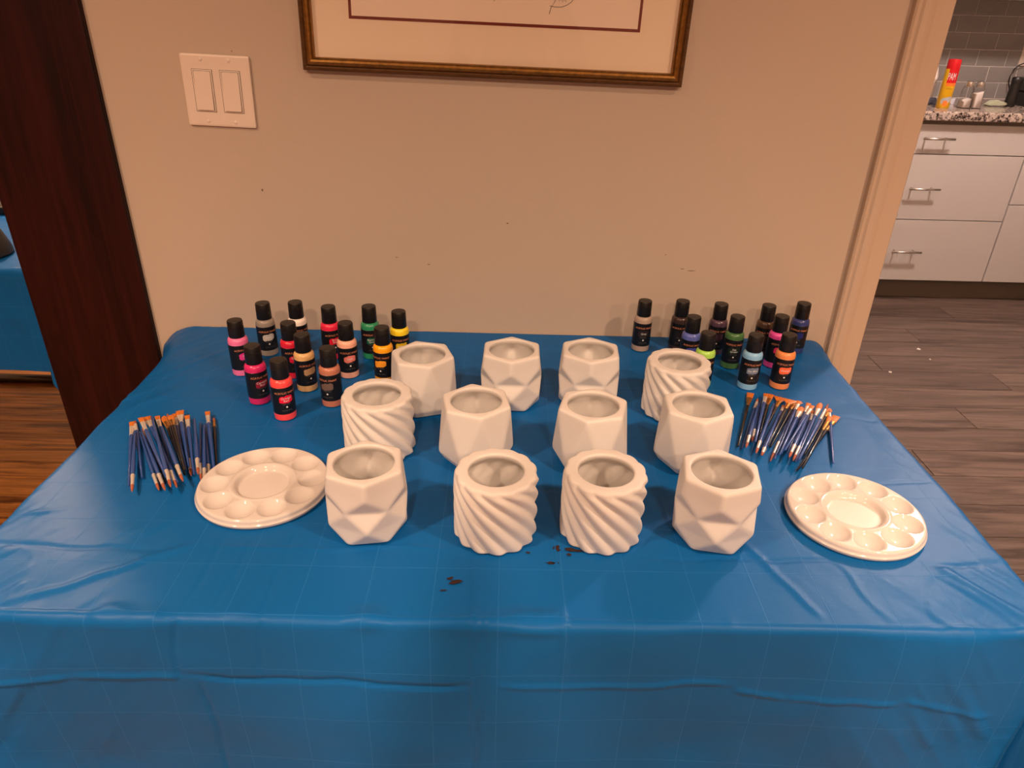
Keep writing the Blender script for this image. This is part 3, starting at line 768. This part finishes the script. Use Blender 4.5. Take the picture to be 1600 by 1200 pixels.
RIGHT = [
    ((282, 75), (250, 250), (115, 795), 'wide', 'k', 0),
    ((380, 148), (330, 282), (168, 825), 'round', 'b', 0),
    ((218, 810), (262, 660), (392, 215), 'round', 'b', 1),
    ((300, 735), (325, 578), (425, 160), 'round', 'b', 0),
    ((487, 85), (470, 210), (345, 735), 'flat', 'b', 1),
    ((545, 92), (505, 242), (375, 740), 'wide', 'k', 0),
    ((352, 885), (408, 735), (592, 215), 'round', 'b', 1),
    ((690, 135), (648, 275), (390, 735), 'fan', 'k', 0),
    ((740, 245), (698, 325), (418, 825), 'flat', 'b', 0),
    ((428, 915), (478, 830), (660, 370), 'round', 'b', 1),
    ((815, 165), (785, 300), (510, 788), 'fan', 'k', 1),
    ((885, 185), (838, 305), (545, 802), 'fan', 'k', 0),
    ((935, 185), (882, 305), (602, 962), 'flat', 'b', 1),
    ((545, 992), (628, 740), (850, 325), 'round', 'b', 0),
    ((968, 262), (880, 402), (668, 908), 'filbert', 'b', 2),
    ((990, 275), (930, 402), (690, 892), 'flat', 'b', 0),
    ((1062, 212), (1010, 342), (770, 895), 'flat', 'b', 1),
    ((1110, 245), (1050, 382), (742, 845), 'flat', 'b', 2),
    ((766, 825), (825, 685), (1002, 455), 'round', 'b', 0),
    ((1130, 312), (1085, 452), (905, 992), 'flat', 'b', 0),
    ((1222, 212), (1172, 392), (882, 1002), 'filbert', 'b', 1),
    ((795, 940), (868, 785), (1062, 365), 'round', 'b', 2),
    ((848, 985), (898, 800), (1085, 465), 'round', 'b', 1),
    ((1325, 222), (1215, 430), (930, 972), 'round', 'b', 2),
    ((1345, 285), (1275, 398), (1000, 908), 'filbert', 'k', 0),
    ((1350, 395), (1222, 572), (972, 1088), 'flat', 'k', 1),
    ((1435, 385), (1285, 572), (902, 1118), 'wide', 'k', 0),
    ((1335, 300), (1345, 430), (1387, 1020), 'round', 'b', 0),
]
KW = {'flat': 'flat', 'wide': 'broad flat', 'fan': 'fan shaped', 'filbert': 'rounded flat', 'round': 'pointed round'}
for lst, fn, side, grp in ((LEFT, lp, 'dark post', 'paintbrushes near the dark post'), (RIGHT, rp, 'kitchen', 'paintbrushes near the kitchen')):
    for i, (t, f_, e, k, hc, ly) in enumerate(lst):
        up = t[1] < e[1]
        lbl = '%s %s paintbrush, tip %s, %s from left in the bundle near the %s' % ('black' if hc == 'k' else 'blue', KW[k], 'up' if up else 'down', ORD[i], side)
        brush(fn(t), fn(f_), fn(e), k, hc, ly, lbl, grp)

# ------------------------------------------------------------------ light switch and picture
sw = empty('light_switch', (-0.491, 0, 1.174)); sw.rotation_euler = (0, math.radians(1.5), 0)
tag(sw, 'cream double rocker light switch on the beige wall', 'light switch')
box('switch_plate', -0.0575, 0.0575, -0.0065, 0.0, -0.057, 0.057, m_plate, sw, 0.0035)
for sx in (-0.0232, 0.0232):
    box('switch_gap', sx-0.0170, sx+0.0170, -0.0069, -0.004, -0.0335, 0.0335, m_gap, sw)
    box('switch_frame', sx-0.0164, sx+0.0164, -0.0074, -0.004, -0.0330, 0.0330, m_plate, sw, 0.0006)
    box('switch_gap', sx-0.0143, sx+0.0143, -0.0076, -0.004, -0.0310, 0.0310, m_gap, sw)
    bm = bmesh.new(); add_box(bm, sx-0.0138, sx+0.0138, -0.0100, -0.0045, -0.0305, 0.0305, 0.0006)
    for v in bm.verts:
        if v.co.y < -0.007: v.co.y += 0.0022*(v.co.z/0.0305 if v.co.z > 0 else 0.35*v.co.z/0.0305)
    rk = bm_obj('rocker', bm, m_plate, sw)
    for sz in (-0.0485, 0.0485):
        sc = lathe('screw', [(0.0030, 0), (0.0030, 0.0008), (0.0018, 0.0014)], m_plate, sw, 14)
        sc.location = (sx, -0.0065, sz); sc.rotation_euler = (math.pi/2, 0, 0)

PX0, PX1, PZ0, PZ1 = -0.3145, 0.3145, 0.0, 0.50
pf = empty('picture_frame', (-0.027, -0.001, 1.206)); pf.rotation_euler = (0, math.radians(1.05), 0)
tag(pf, 'gilt framed print with cream mat and thin dark red line', 'picture frame')
def moulding(name, p0, p1, inward, prof, m, parent):
    """prof: (distance inward from outer edge, height off wall)"""
    p0, p1, n_ = np.array(p0, float), np.array(p1, float), np.array(inward, float)
    d = (p1-p0)/np.linalg.norm(p1-p0); v = []
    for base, sg in ((p0, 1), (p1, -1)):
        for w_, h_ in prof:
            q = base+n_*w_+d*w_*sg
            v.append((q[0], -h_, q[1]))
    n = len(prof); f = [(i, i+1, n+i+1, n+i) for i in range(n-1)]
    return mesh_obj(name, v, f, m, parent)
OUT = [(0, 0.0), (0, 0.014), (0.002, 0.017), (0.005, 0.0175), (0.007, 0.0165), (0.0085, 0.0185)]
INN = [(0.0085, 0.0185), (0.011, 0.0225), (0.014, 0.0240), (0.017, 0.0225), (0.0195, 0.0180), (0.0205, 0.0130), (0.0205, 0.006)]
for nm, a, b, inw in (('bottom', (PX0, PZ0), (PX1, PZ0), (0, 1)), ('right', (PX1, PZ0), (PX1, PZ1), (-1, 0)), ('top', (PX1, PZ1), (PX0, PZ1), (0, -1)), ('left', (PX0, PZ1), (PX0, PZ0), (1, 0))):
    rail = moulding('frame_rail', a, b, inw, OUT, m_gdark, pf)
    moulding('gilt_bead', a, b, inw, INN, m_gold, rail)
box('mat_board', PX0+0.019, PX1-0.019, -0.0085, -0.004, PZ0+0.019, PZ1-0.019, m_mat, pf)
# print window: red line and paper
wx0, wx1, wz0, wz1 = -0.231, 0.231, 0.0835, 0.415
for q in ((wx0, wx1, wz0-0.0045, wz0), (wx0, wx1, wz1, wz1+0.0045), (wx0-0.0045, wx0, wz0-0.0045, wz1+0.0045), (wx1, wx1+0.0045, wz0-0.0045, wz1+0.0045)):
    box('red_line', q[0], q[1], -0.0089, -0.0084, q[2], q[3], m_redline, pf)
pr = box('print_paper', wx0, wx1, -0.0088, -0.0083, wz0, wz1, m_paper, pf)
def stroke(pts, wd):
    q = [ony(*p, -0.0095) for p in pts]
    # into the frame's own axes
    ca, sa = math.cos(math.radians(1.05)), math.sin(math.radians(1.05))
    l2 = []
    for p in q:
        x, z = p[0]+0.027, p[2]-1.206
        l2.append((x*ca-z*sa, -0.0090, x*sa+z*ca))
    tube('pen_stroke', l2, wd, m_ink, pr, 5)
stroke([(858, 22), (861, 12), (866, 4), (870, -4)], 0.0004)
stroke([(859, 9), (868, 11), (878, 11), (886, 8), (893, 3), (897, -3)], 0.0004)
stroke([(873, 2), (876, -2), (879, 3), (882, -1), (885, 3)], 0.0003)
stroke([(772, 2), (774, -4)], 0.0005)
box('glazing', PX0+0.0195, PX1-0.0195, -0.0118, -0.0105, PZ0+0.0195, PZ1-0.0195, m_glass, pf)

# ------------------------------------------------------------------ kitchen
CT = 0.932; CY = 2.165
ct = box('countertop', 0.6, 3.6, CY, 2.81, CT-0.040, CT, m_granite, None, 0.006)
tag(ct, 'speckled granite kitchen worktop with polished front edge', 'worktop')
def handle(parent, cx, z, w=0.150):
    h = tube('handle', [(cx-w/2, 2.165, z), (cx+w/2, 2.165, z)], 0.0055, m_steel, parent, 10)
    for s in (-1, 1): tube('handle_post', [(cx+s*w*0.33, 2.165, z), (cx+s*w*0.33, 2.2015, z)], 0.0035, m_steel, h, 8)
def cabinet(name, x0, x1, fronts, label, hx=None):
    root = empty(name, ((x0+x1)/2, 2.5, 0)); tag(root, label, 'cabinet', 'white kitchen base cabinets')
    off = -(x0+x1)/2
    box('carcass', x0+off+0.001, x1+off-0.001, 2.222-2.5, 2.80-2.5, 0.110, CT-0.041, m_cabin, root)
    box('toe_kick', x0+off, x1+off, 2.272-2.5, 2.285-2.5, 0.0, 0.110, m_toe, root)
    for (z0, z1, nm, hz) in fronts:
        fo = box(nm, x0+off+0.003, x1+off-0.003, 2.200-2.5, 2.2215-2.5, z0, z1, m_cab, root, 0.0012)
        if hz:
            h = tube('handle', [(hx-0.075+off, 2.163-2.5, hz), (hx+0.075+off, 2.163-2.5, hz)], 0.0055, m_steel, fo, 10)
            for s in (-1, 1): tube('handle_post', [(hx+s*0.048+off, 2.163-2.5, hz), (hx+s*0.048+off, 2.2005-2.5, hz)], 0.0035, m_steel, fo, 8)
    return root
cabinet('drawer_cabinet', 1.55, 2.452, [(0.740, 0.872, 'drawer', 0.812), (0.4275, 0.7355, 'drawer', 0.581), (0.114, 0.4235, 'drawer', 0.270)], 'white kitchen base cabinet with three drawers and bar handles', 2.0)
cabinet('door_cabinet', 2.453, 3.35, [(0.511, 0.872, 'drawer', 0), (0.114, 0.507, 'drawer', 0)], 'white kitchen base cabinet with two deep fronts, at the frame edge')
cabinet('door_cabinet', 0.65, 1.549, [(0.114, 0.872, 'door', 0)], 'white kitchen base cabinet with one plain front, behind the doorway casing')
uc = empty('wall_cabinet', (2.6, 2.64, 1.396)); tag(uc, 'white kitchen wall cabinet hanging above the grey tiles', 'cabinet')
box('carcass', -1.0, 0.8, -0.165, 0.165, 0.0, 0.75, m_cab, uc)
for k in range(3): box('door', -1.0+0.6*k+0.002, -0.4+0.6*k-0.002, -0.187, -0.167, -0.004, 0.75, m_cab, uc, 0.001)
# backsplash: each tile its own piece
bs = struct(box('wall_backsplash', 0.6, 3.5, 2.805, 2.811, CT, 1.395, m_grout))
PIT, ROWP = 0.1535, 0.0780
tm = None
for r in range(6):
    z1 = 1.400-ROWP*r; z0 = z1-ROWP+0.0036
    x = 2.2915-PIT*11+(0.0 if r % 2 else PIT/2)
    zt = min(z1, 1.394); zb = max(z0, CT+0.001)
    for k in range(17):
        if tm is not None and 0 < r < 5:
            t = link(bpy.data.objects.new('tile', tm), bs)
        else:
            t = box('tile', 0.0018, PIT-0.0018, 0, 0.0060, 0, zt-zb, m_tile, bs, 0.0010, seg=1)
            if r == 1: tm = t.data
        t.location = (x+k*PIT, 2.8025, zb if r != 0 else z0)
# outlet plate on the tiles
ot = empty('outlet_plate', (2.70, 2.8024, 1.155)); tag(ot, 'white outlet plate on the grey tile backsplash', 'outlet')
box('plate', -0.036, 0.036, -0.006, 0.0, -0.058, 0.058, m_plate, ot, 0.002)
for sz in (-0.022, 0.022): box('socket', -0.016, 0.016, -0.0075, -0.005, sz-0.014, sz+0.014, m_plate, ot, 0.002)
KO = (1420, 130); KS = 8.889
def kz(x, y): return onz(KO[0]+x/KS, KO[1]+y/KS, CT)
# cooking spray can
p = kz(505, 352); can = empty('spray_can', (p[0], p[1]+0.03, CT), 0.18); tag(can, 'yellow cooking spray can with red cap on the worktop', 'spray can')
m_yel = mat('can_yellow', (0.75, 0.42, 0.01), 0.3); m_red = mat('can_red', (0.62, 0.008, 0.015), 0.3); m_org = mat('can_orange', (0.85, 0.20, 0.03), 0.4)
CR = 0.0290
body = lathe('can_body', [(CR*0.94, 0.0), (CR, 0.003), (CR, 0.166), (CR*0.97, 0.170), (CR*0.88, 0.176)], m_yel, can, 32)
lathe('cap', [(CR*0.97, 0.170), (CR*0.985, 0.172), (CR*0.96, 0.205), (CR*0.90, 0.210), (CR*0.4, 0.2115)], m_red, can, 32)
wrap_patch('red_panel', 0.050, 0.062, CR+0.0003, 0.140, m_red, body, -0.22, soft=0.0)
wrap_text('brand_print', 'PAM', 0.044, CR+0.0007, 0.137, m_white, body, -0.48, 0, 0.42)
wrap_patch('orange_band', 0.050, 0.013, CR+0.0004, 0.104, m_org, body, -0.22, soft=0.0)
wrap_patch('pan_picture', 0.046, 0.026, CR+0.0003, 0.036, mat('pan_grey', (0.42, 0.43, 0.46), 0.4), body, -0.35, 0.25)
wrap_patch('egg_picture', 0.020, 0.024, CR+0.0006, 0.022, m_org, body, -0.45)
wrap_text('small_print', 'ORIGINAL', 0.0065, CR+0.0005, 0.086, mat('brown_print', (0.25, 0.08, 0.01), 0.5), body, -0.4)
# tall white bottle with red trigger cap, half hidden by the casing
p = kz(318, 310); wb = empty('squeeze_bottle', (p[0]-0.012, p[1]+0.05, CT)); tag(wb, 'tall white squeeze bottle with red cap half behind the casing', 'bottle')
lathe('bottle_body', [(0.026, 0), (0.028, 0.004), (0.028, 0.13), (0.020, 0.165), (0.0115, 0.185)], mat('white_bottle', (0.78, 0.70, 0.66), 0.35), wb, 24)
lathe('bottle_cap', [(0.0125, 0.183), (0.0125, 0.200), (0.0095, 0.203), (0.0085, 0.222), (0.0045, 0.228)], m_red, wb, 20)
# small wrapped bundles beside the can
def crumple(name, c, r, sz, m, label, cat, seed, flat=0.5):
    bm = bmesh.new(); bmesh.ops.create_icosphere(bm, subdivisions=3, radius=1.0); rs = random.Random(seed)
    ax = [Vector((rs.gauss(0, 1), rs.gauss(0, 1), rs.gauss(0, 1))).normalized() for _ in range(16)]; am = [rs.uniform(0.45, 1.05) for _ in ax]
    for v in bm.verts:
        n_ = v.co.normalized(); k = min(a/max(n_.dot(x), 0.15) for x, a in zip(ax, am)); k = min(k, 1.2)
        v.co = Vector((n_.x*r*k, n_.y*r*k*0.8, max(n_.z, -0.55)*sz*k))
    zmin = min(v.co.z for v in bm.verts)
    o = bm_obj(name, bm, m, None, False, (c[0], c[1], CT-zmin)); tag(o, label, cat); return o
p = kz(300, 300); crumple('plastic_bag', (p[0], p[1]-0.005), 0.024, 0.022, mat('bag_blue', (0.16, 0.20, 0.36), 0.25), 'small blue and white crumpled bag left of the spray can', 'bag', 3)
p = kz(640, 300); crumple('plastic_bag', (p[0], p[1]+0.03), 0.024, 0.022, mat('bag_pale', (0.52, 0.52, 0.60), 0.25), 'small pale crumpled bag between spray can and salt shakers', 'bag', 5)
p = kz(1175, 320); crumple('paper_napkin', (p[0], p[1]), 0.055, 0.024, mat('napkin_green', (0.46, 0.50, 0.36), 0.8), 'crumpled pale green napkin on the worktop', 'napkin', 9)
# salt shakers
m_salt = mat('salt', (0.80, 0.74, 0.72), 0.9)
for (zx, zy, fill, where) in ((782, 352, 0.030, 'half empty, next to the spray can'), (928, 356, 0.058, 'fuller, next to the napkin')):
    p = kz(zx, zy); s = empty('salt_shaker', (p[0], p[1]+0.018, CT), 0.2); tag(s, 'square glass salt shaker with metal lid, '+where, 'salt shaker', 'glass salt shakers'); s.scale = (1.12, 1.12, 1.2)
    def sq(r, z, n=24):
        return [(r*np.sign(math.cos(a))*abs(math.cos(a))**0.45, r*np.sign(math.sin(a))*abs(math.sin(a))**0.45, z) for a in [2*math.pi*(k+0.5)/n for k in range(n)]]
    prof_ = [(0.0205, 0.0), (0.0215, 0.003), (0.0190, 0.050), (0.0180, 0.072), (0.0145, 0.080)]
    v = sum([sq(r, z) for r, z in prof_], []); f = grid_faces(5, 24)+[tuple(reversed(range(24)))]
    mesh_obj('glass_body', v, f, m_shaker, s, True)
    v = sum([sq(r, z) for r, z in [(0.0185, 0.003), (0.0192, 0.006), (0.0190-0.0018*fill/0.06, fill)]], []); n_ = len(v)
    v = [(x, y, z+(0.006*x/0.019 if i >= 48 else 0)) for i, (x, y, z) in enumerate(v)]
    mesh_obj('salt_fill', v, grid_faces(3, 24)+[tuple(reversed(range(24))), tuple(range(48, 72))], m_salt, s, False)
    lathe('lid', [(0.0155, 0.078), (0.0165, 0.080), (0.0165, 0.090), (0.0140, 0.097), (0.006, 0.099)], m_steel, s, 20)
# black grinder and black appliance with cord
p = kz(1405, 330); gr = empty('pepper_mill', (p[0]+0.005, p[1]+0.02, CT)); tag(gr, 'slim black cylinder grinder beside the napkin', 'grinder')
lathe('mill_body', [(0.0235, 0), (0.025, 0.003), (0.0225, 0.06), (0.0215, 0.105)], m_black, gr, 20)
lathe('mill_head', [(0.0205, 0.105), (0.023, 0.108), (0.023, 0.128), (0.018, 0.134)], m_black, gr, 20)
p = kz(1580, 330); ap = empty('coffee_machine', (p[0]+0.085, p[1]+0.06, CT)); tag(ap, 'black kitchen appliance cut by the frame edge', 'appliance')
box('appliance_base', -0.075, 0.09, -0.08, 0.10, 0.0, 0.062, m_black, ap, 0.006)
box('appliance_body', -0.070, 0.085, -0.07, 0.10, 0.068, 0.125, m_black, ap, 0.008)
box('appliance_neck', -0.055, 0.07, -0.05, 0.09, 0.060, 0.070, m_gap, ap)
q = ony(1580, 150, 2.77); pts = [ony(x, y, 2.775) for x, y in ((1600, 99), (1592, 102), (1584, 109), (1578, 120), (1576, 130), (1577, 140), (1580, 147))]
cord = tube('power_cord', [np.array(ony(1612, 98, 2.785))]+pts+[np.array([pts[-1][0]+0.02, 2.74, CT+0.02])], 0.0032, m_black, None, 8)
tag(cord, 'thin black cord looping over the grey tiles', 'cord')

# crumbs on the kitchen floor
for i, (x, y, s, wh) in enumerate(((1435, 547, 0.010, 'largest, nearest the cabinets'), (1453, 562, 0.006, 'smallest, in the middle'), (1391, 582, 0.008, 'nearest the doorway casing'))):
    p = onz(x, y, 0); bm = bmesh.new(); bmesh.ops.create_icosphere(bm, subdivisions=1, radius=s); rs = random.Random(i)
    for v in bm.verts: v.co = Vector((v.co.x*rs.uniform(0.6, 1.3), v.co.y*rs.uniform(0.6, 1.2), max(v.co.z, -0.4*s)*rs.uniform(0.4, 0.8)))
    zm = min(v.co.z for v in bm.verts); o = bm_obj('paper_scrap', bm, m_crumb, None, False, (p[0], p[1], -zm))
    tag(o, 'small white paper scrap on the kitchen floor, '+wh, 'paper scrap', 'scraps on the kitchen floor')

# ------------------------------------------------------------------ far table beyond the dark post
LX, LHX, LY0, LY1 = -1.72, 0.61, 0.30, 1.16
FDROP = 0.262
ft = empty('folding_table', (LX, (LY0+LY1)/2, 0)); tag(ft, 'folding table hidden under the far blue sheet, metal foot bar showing', 'table')
hy = (LY1-LY0)/2
box('table_top', -LHX+0.004, LHX-0.004, -hy, hy, TT-0.045, TT-0.0022, m_tabletop, ft, 0.008)
for sy in (-1, 1):
    for xx in ((-0.45, 0.45) if sy > 0 else (-0.40, 0.0)): tube('leg', [(xx, sy*(hy-0.05), 0.02), (xx, sy*(hy-0.05), TT-0.045)], 0.013, m_tableleg, ft, 10)
    tube('foot_bar', [(-0.56, sy*(hy-0.05), 0.0165), (0.56 if sy > 0 else 0.02, sy*(hy-0.05), 0.0165)], 0.0165, mat('dark_steel', (0.10, 0.09, 0.085), 0.22, metallic=0.9), ft, 12)
fs = sheet('table_sheet', LHX, -hy, hy, TT, FDROP, FDROP, 12, '', res=0.010, creases=(((-0.6, -hy-0.12), (0.6, -hy-0.125), 0.008, 0.003, 0.003, 3),), drop_b=0.30)
fs.location = (LX, (LY0+LY1)/2, 0)
tag(fs, 'blue plastic table sheet on the far table beyond the dark post', 'tablecloth')
p = onz(13, 402, TT); bk = empty('black_bowl', (p[0]-0.075, p[1]+0.01, TT+0.002)); tag(bk, 'black upturned bowl on the far table, cut by the frame edge', 'bowl')
lathe('bowl_body', [(0.070, 0.0), (0.073, 0.004), (0.070, 0.02), (0.058, 0.055), (0.045, 0.075), (0.025, 0.085), (0.004, 0.087)], m_black, bk, 32)
p = onz(4, 330, TT); o = box('serving_tray', -0.14, 0.14, -0.045, 0.045, 0, 0.022, m_black, None, 0.006, (p[0]-0.02, p[1], TT+0.002)); tag(o, 'flat black tray on the far table', 'tray')
p = onz(0, 304, TT); o = lathe('orange_tub', [(0.030, 0), (0.034, 0.004), (0.038, 0.055), (0.040, 0.06), (0.036, 0.075), (0.01, 0.080)], mat('tub_orange', (0.75, 0.10, 0.02), 0.35), None, 20, (p[0]-0.030, p[1]+0.03, TT+0.002)); tag(o, 'orange red tub at the back of the far table', 'tub')

# ------------------------------------------------------------------ lamps
for loc, watts, spread, lbl in DOWN:
    root = empty('downlight', loc); tag(root, lbl, 'lamp', 'recessed downlights')
    lathe('trim_ring', [(0.080, 0.004), (0.080, -0.004), (0.084, -0.008), (0.098, -0.006), (0.100, 0.004)], m_ceil, root, 32, cap0=False, cap1=False)
    lathe('lens', [(0.079, 0.003), (0.079, -0.001)], mat('lens_glow', (0.9, 0.85, 0.8), 0.5, emit=(WARM, 12)), root, 32)
for i, (loc, r, st, colr, lbl) in enumerate(LAMPS):
    root = empty('globe_lamp', loc); tag(root, lbl, 'lamp', 'globe lamps')
    bm = bmesh.new(); bmesh.ops.create_uvsphere(bm, u_segments=24, v_segments=16, radius=r)
    bm_obj('globe', bm, mat('lamp_glow_%d' % i, (0.9, 0.8, 0.7), 0.5, emit=(colr, st)), root, True)
    lathe('ceiling_rose', [(0.06, CH-loc[2]-0.02), (0.06, CH-loc[2])], m_steel, root, 20)
    tube('stem', [(0, 0, r*0.9), (0, 0, CH-loc[2]-0.01)], 0.008, m_steel, root, 8)

# ------------------------------------------------------------------ the person taking the photograph (throws the soft shadow on the sheet's front)
def person():
    root = empty('person', (0.02, -1.76, 0)); tag(root, 'person in dark clothes holding up a phone behind the viewpoint', 'person')
    J = {}; pts = []; rad = []; edges = []
    def j(name, co, r, parent=None):
        J[name] = len(pts); pts.append((co[0], co[1], co[2])); rad.append(r)
        if parent is not None: edges.append((J[parent], J[name]))
    j('pelvis', (0, 0, 0.90), (0.150, 0.105)); j('waist', (0, 0.01, 1.03), (0.128, 0.092), 'pelvis'); j('chest', (0, 0.02, 1.20), (0.150, 0.105), 'waist')
    j('collar', (0, 0.03, 1.335), (0.090, 0.07), 'chest'); j('neck', (0, 0.055, 1.39), (0.052, 0.052), 'collar')
    j('jaw', (0, 0.085, 1.445), (0.058, 0.066), 'neck'); j('brow', (0, 0.085, 1.525), (0.072, 0.086), 'jaw'); j('crown', (0, 0.07, 1.590), (0.052, 0.060), 'brow')
    for s, n in ((-1, 'l'), (1, 'r')):
        j('sh'+n, (s*0.165, 0.03, 1.310), (0.058, 0.058), 'collar'); j('el'+n, (s*0.235, 0.165, 1.085), (0.042, 0.042), 'sh'+n)
        j('wr'+n, (s*0.125, 0.350, 1.245), (0.029, 0.029), 'el'+n); j('pa'+n, (s*0.116, 0.405, 1.292), (0.030, 0.022), 'wr'+n)
        j('hi'+n, (s*0.085, 0.0, 0.845), (0.092, 0.092), 'pelvis'); j('kn'+n, (s*0.098, 0.025, 0.475), (0.060, 0.060), 'hi'+n)
        j('ca'+n, (s*0.10, 0.0, 0.33), (0.055, 0.055), 'kn'+n); j('an'+n, (s*0.105, -0.015, 0.085), (0.040, 0.040), 'ca'+n)
        j('to'+n, (s*0.125, 0.135, 0.036), (0.042, 0.030), 'an'+n)
        for k in range(4):
            b0 = (s*(0.112-0.004*k), 0.420-0.012*k, 1.318-0.022*k); L = (0.030, 0.034, 0.031, 0.024)[k]
            j('f%d%s' % (k, n), b0, (0.0095, 0.0095), 'pa'+n)
            j('g%d%s' % (k, n), (b0[0]-s*L*0.15, b0[1]+L*0.35, b0[2]+L*0.25), (0.0085, 0.0085), 'f%d%s' % (k, n))
            j('h%d%s' % (k, n), (b0[0]-s*L*0.55, b0[1]+L*0.7, b0[2]+L*0.45), (0.0072, 0.0072), 'g%d%s' % (k, n))
        j('t0'+n, (s*0.104, 0.375, 1.270), (0.011, 0.011), 'pa'+n); j('t1'+n, (s*0.094, 0.385, 1.305), (0.009, 0.009), 't0'+n)
    me = bpy.data.meshes.new('body'); me.from_pydata(pts, edges, []); me.update()
    ob = bpy.data.objects.new('body', me); COL.objects.link(ob)
    md = ob.modifiers.new('skin', 'SKIN'); md.use_smooth_shade = True
    if not me.skin_vertices: return
    sv = me.skin_vertices[0].data
    for i, r in enumerate(rad): sv[i].radius = r
    sv[0].use_root = True
    sd = ob.modifiers.new('sub', 'SUBSURF'); sd.levels = 2; sd.render_levels = 2
    dg = bpy.context.evaluated_depsgraph_get(); dg.update()
    nm = bpy.data.meshes.new_from_object(ob.evaluated_get(dg)); bpy.data.objects.remove(ob); bpy.data.meshes.remove(me)
    nm.materials.clear()
    for m in (mat('skin', (0.45, 0.26, 0.18), 0.55), mat('dark_shirt', (0.03, 0.032, 0.04), 0.85), mat('dark_trousers', (0.018, 0.02, 0.03), 0.85), mat('dark_shoe', (0.02, 0.015, 0.012), 0.5)): nm.materials.append(m)
    for p in nm.polygons:
        c = p.center; z = c.z
        if z < 0.10: k = 3
        elif z < 0.92: k = 2
        elif z > 1.375 or c.y > 0.30: k = 0
        else: k = 1
        p.material_index = k; p.use_smooth = True
    body = bpy.data.objects.new('body', nm); link(body, root)
    zmin = min(v.co.z for v in nm.vertices); root.location.z = -zmin
    # hair: cap over the upper head
    bm = bmesh.new(); bmesh.ops.create_uvsphere(bm, u_segments=24, v_segments=16, radius=1.0)
    for v in list(bm.verts):
        if v.co.z < -0.15 and v.co.y > -0.2 or v.co.z < -0.75: bm.verts.remove(v)
    for v in bm.verts: v.co = Vector((v.co.x*0.088, 0.070+v.co.y*0.105, 1.545+v.co.z*0.092))
    bm_obj('hair', bm, mat('dark_hair', (0.02, 0.012, 0.008), 0.6), root, True)
    for s in (-1, 1):
        bm = bmesh.new(); bmesh.ops.create_uvsphere(bm, u_segments=10, v_segments=8, radius=0.012)
        bm_obj('eye', bm, mat('eye_white', (0.6, 0.58, 0.55), 0.3), root, True, (s*0.030, 0.158, 1.512))
        bm = bmesh.new(); bmesh.ops.create_uvsphere(bm, u_segments=10, v_segments=8, radius=1.0)
        for v in bm.verts: v.co = Vector((v.co.x*0.008, v.co.y*0.018, v.co.z*0.030))
        bm_obj('ear', bm, MATS['skin'], root, True, (s*0.078, 0.075, 1.500))
    bm = bmesh.new(); bmesh.ops.create_cone(bm, segments=10, radius1=0.016, radius2=0.006, depth=0.045)
    o = bm_obj('nose', bm, MATS['skin'], root, True, (0, 0.170, 1.490)); o.rotation_euler = (0.35, 0, 0)
    return root
person()
ph = empty('phone', tuple(CAM - _F*0.016)); ph.rotation_mode = 'QUATERNION'; ph.rotation_quaternion = M.to_quaternion()
tag(ph, 'dark phone held up by the person behind the viewpoint', 'phone')
box('phone_body', -0.078, 0.078, -0.036, 0.036, 0.0, 0.008, m_black, ph, 0.003)
box('phone_screen', -0.075, 0.075, -0.033, 0.033, 0.0078, 0.0083, mat('screen', (0.02, 0.03, 0.04), 0.1), ph)
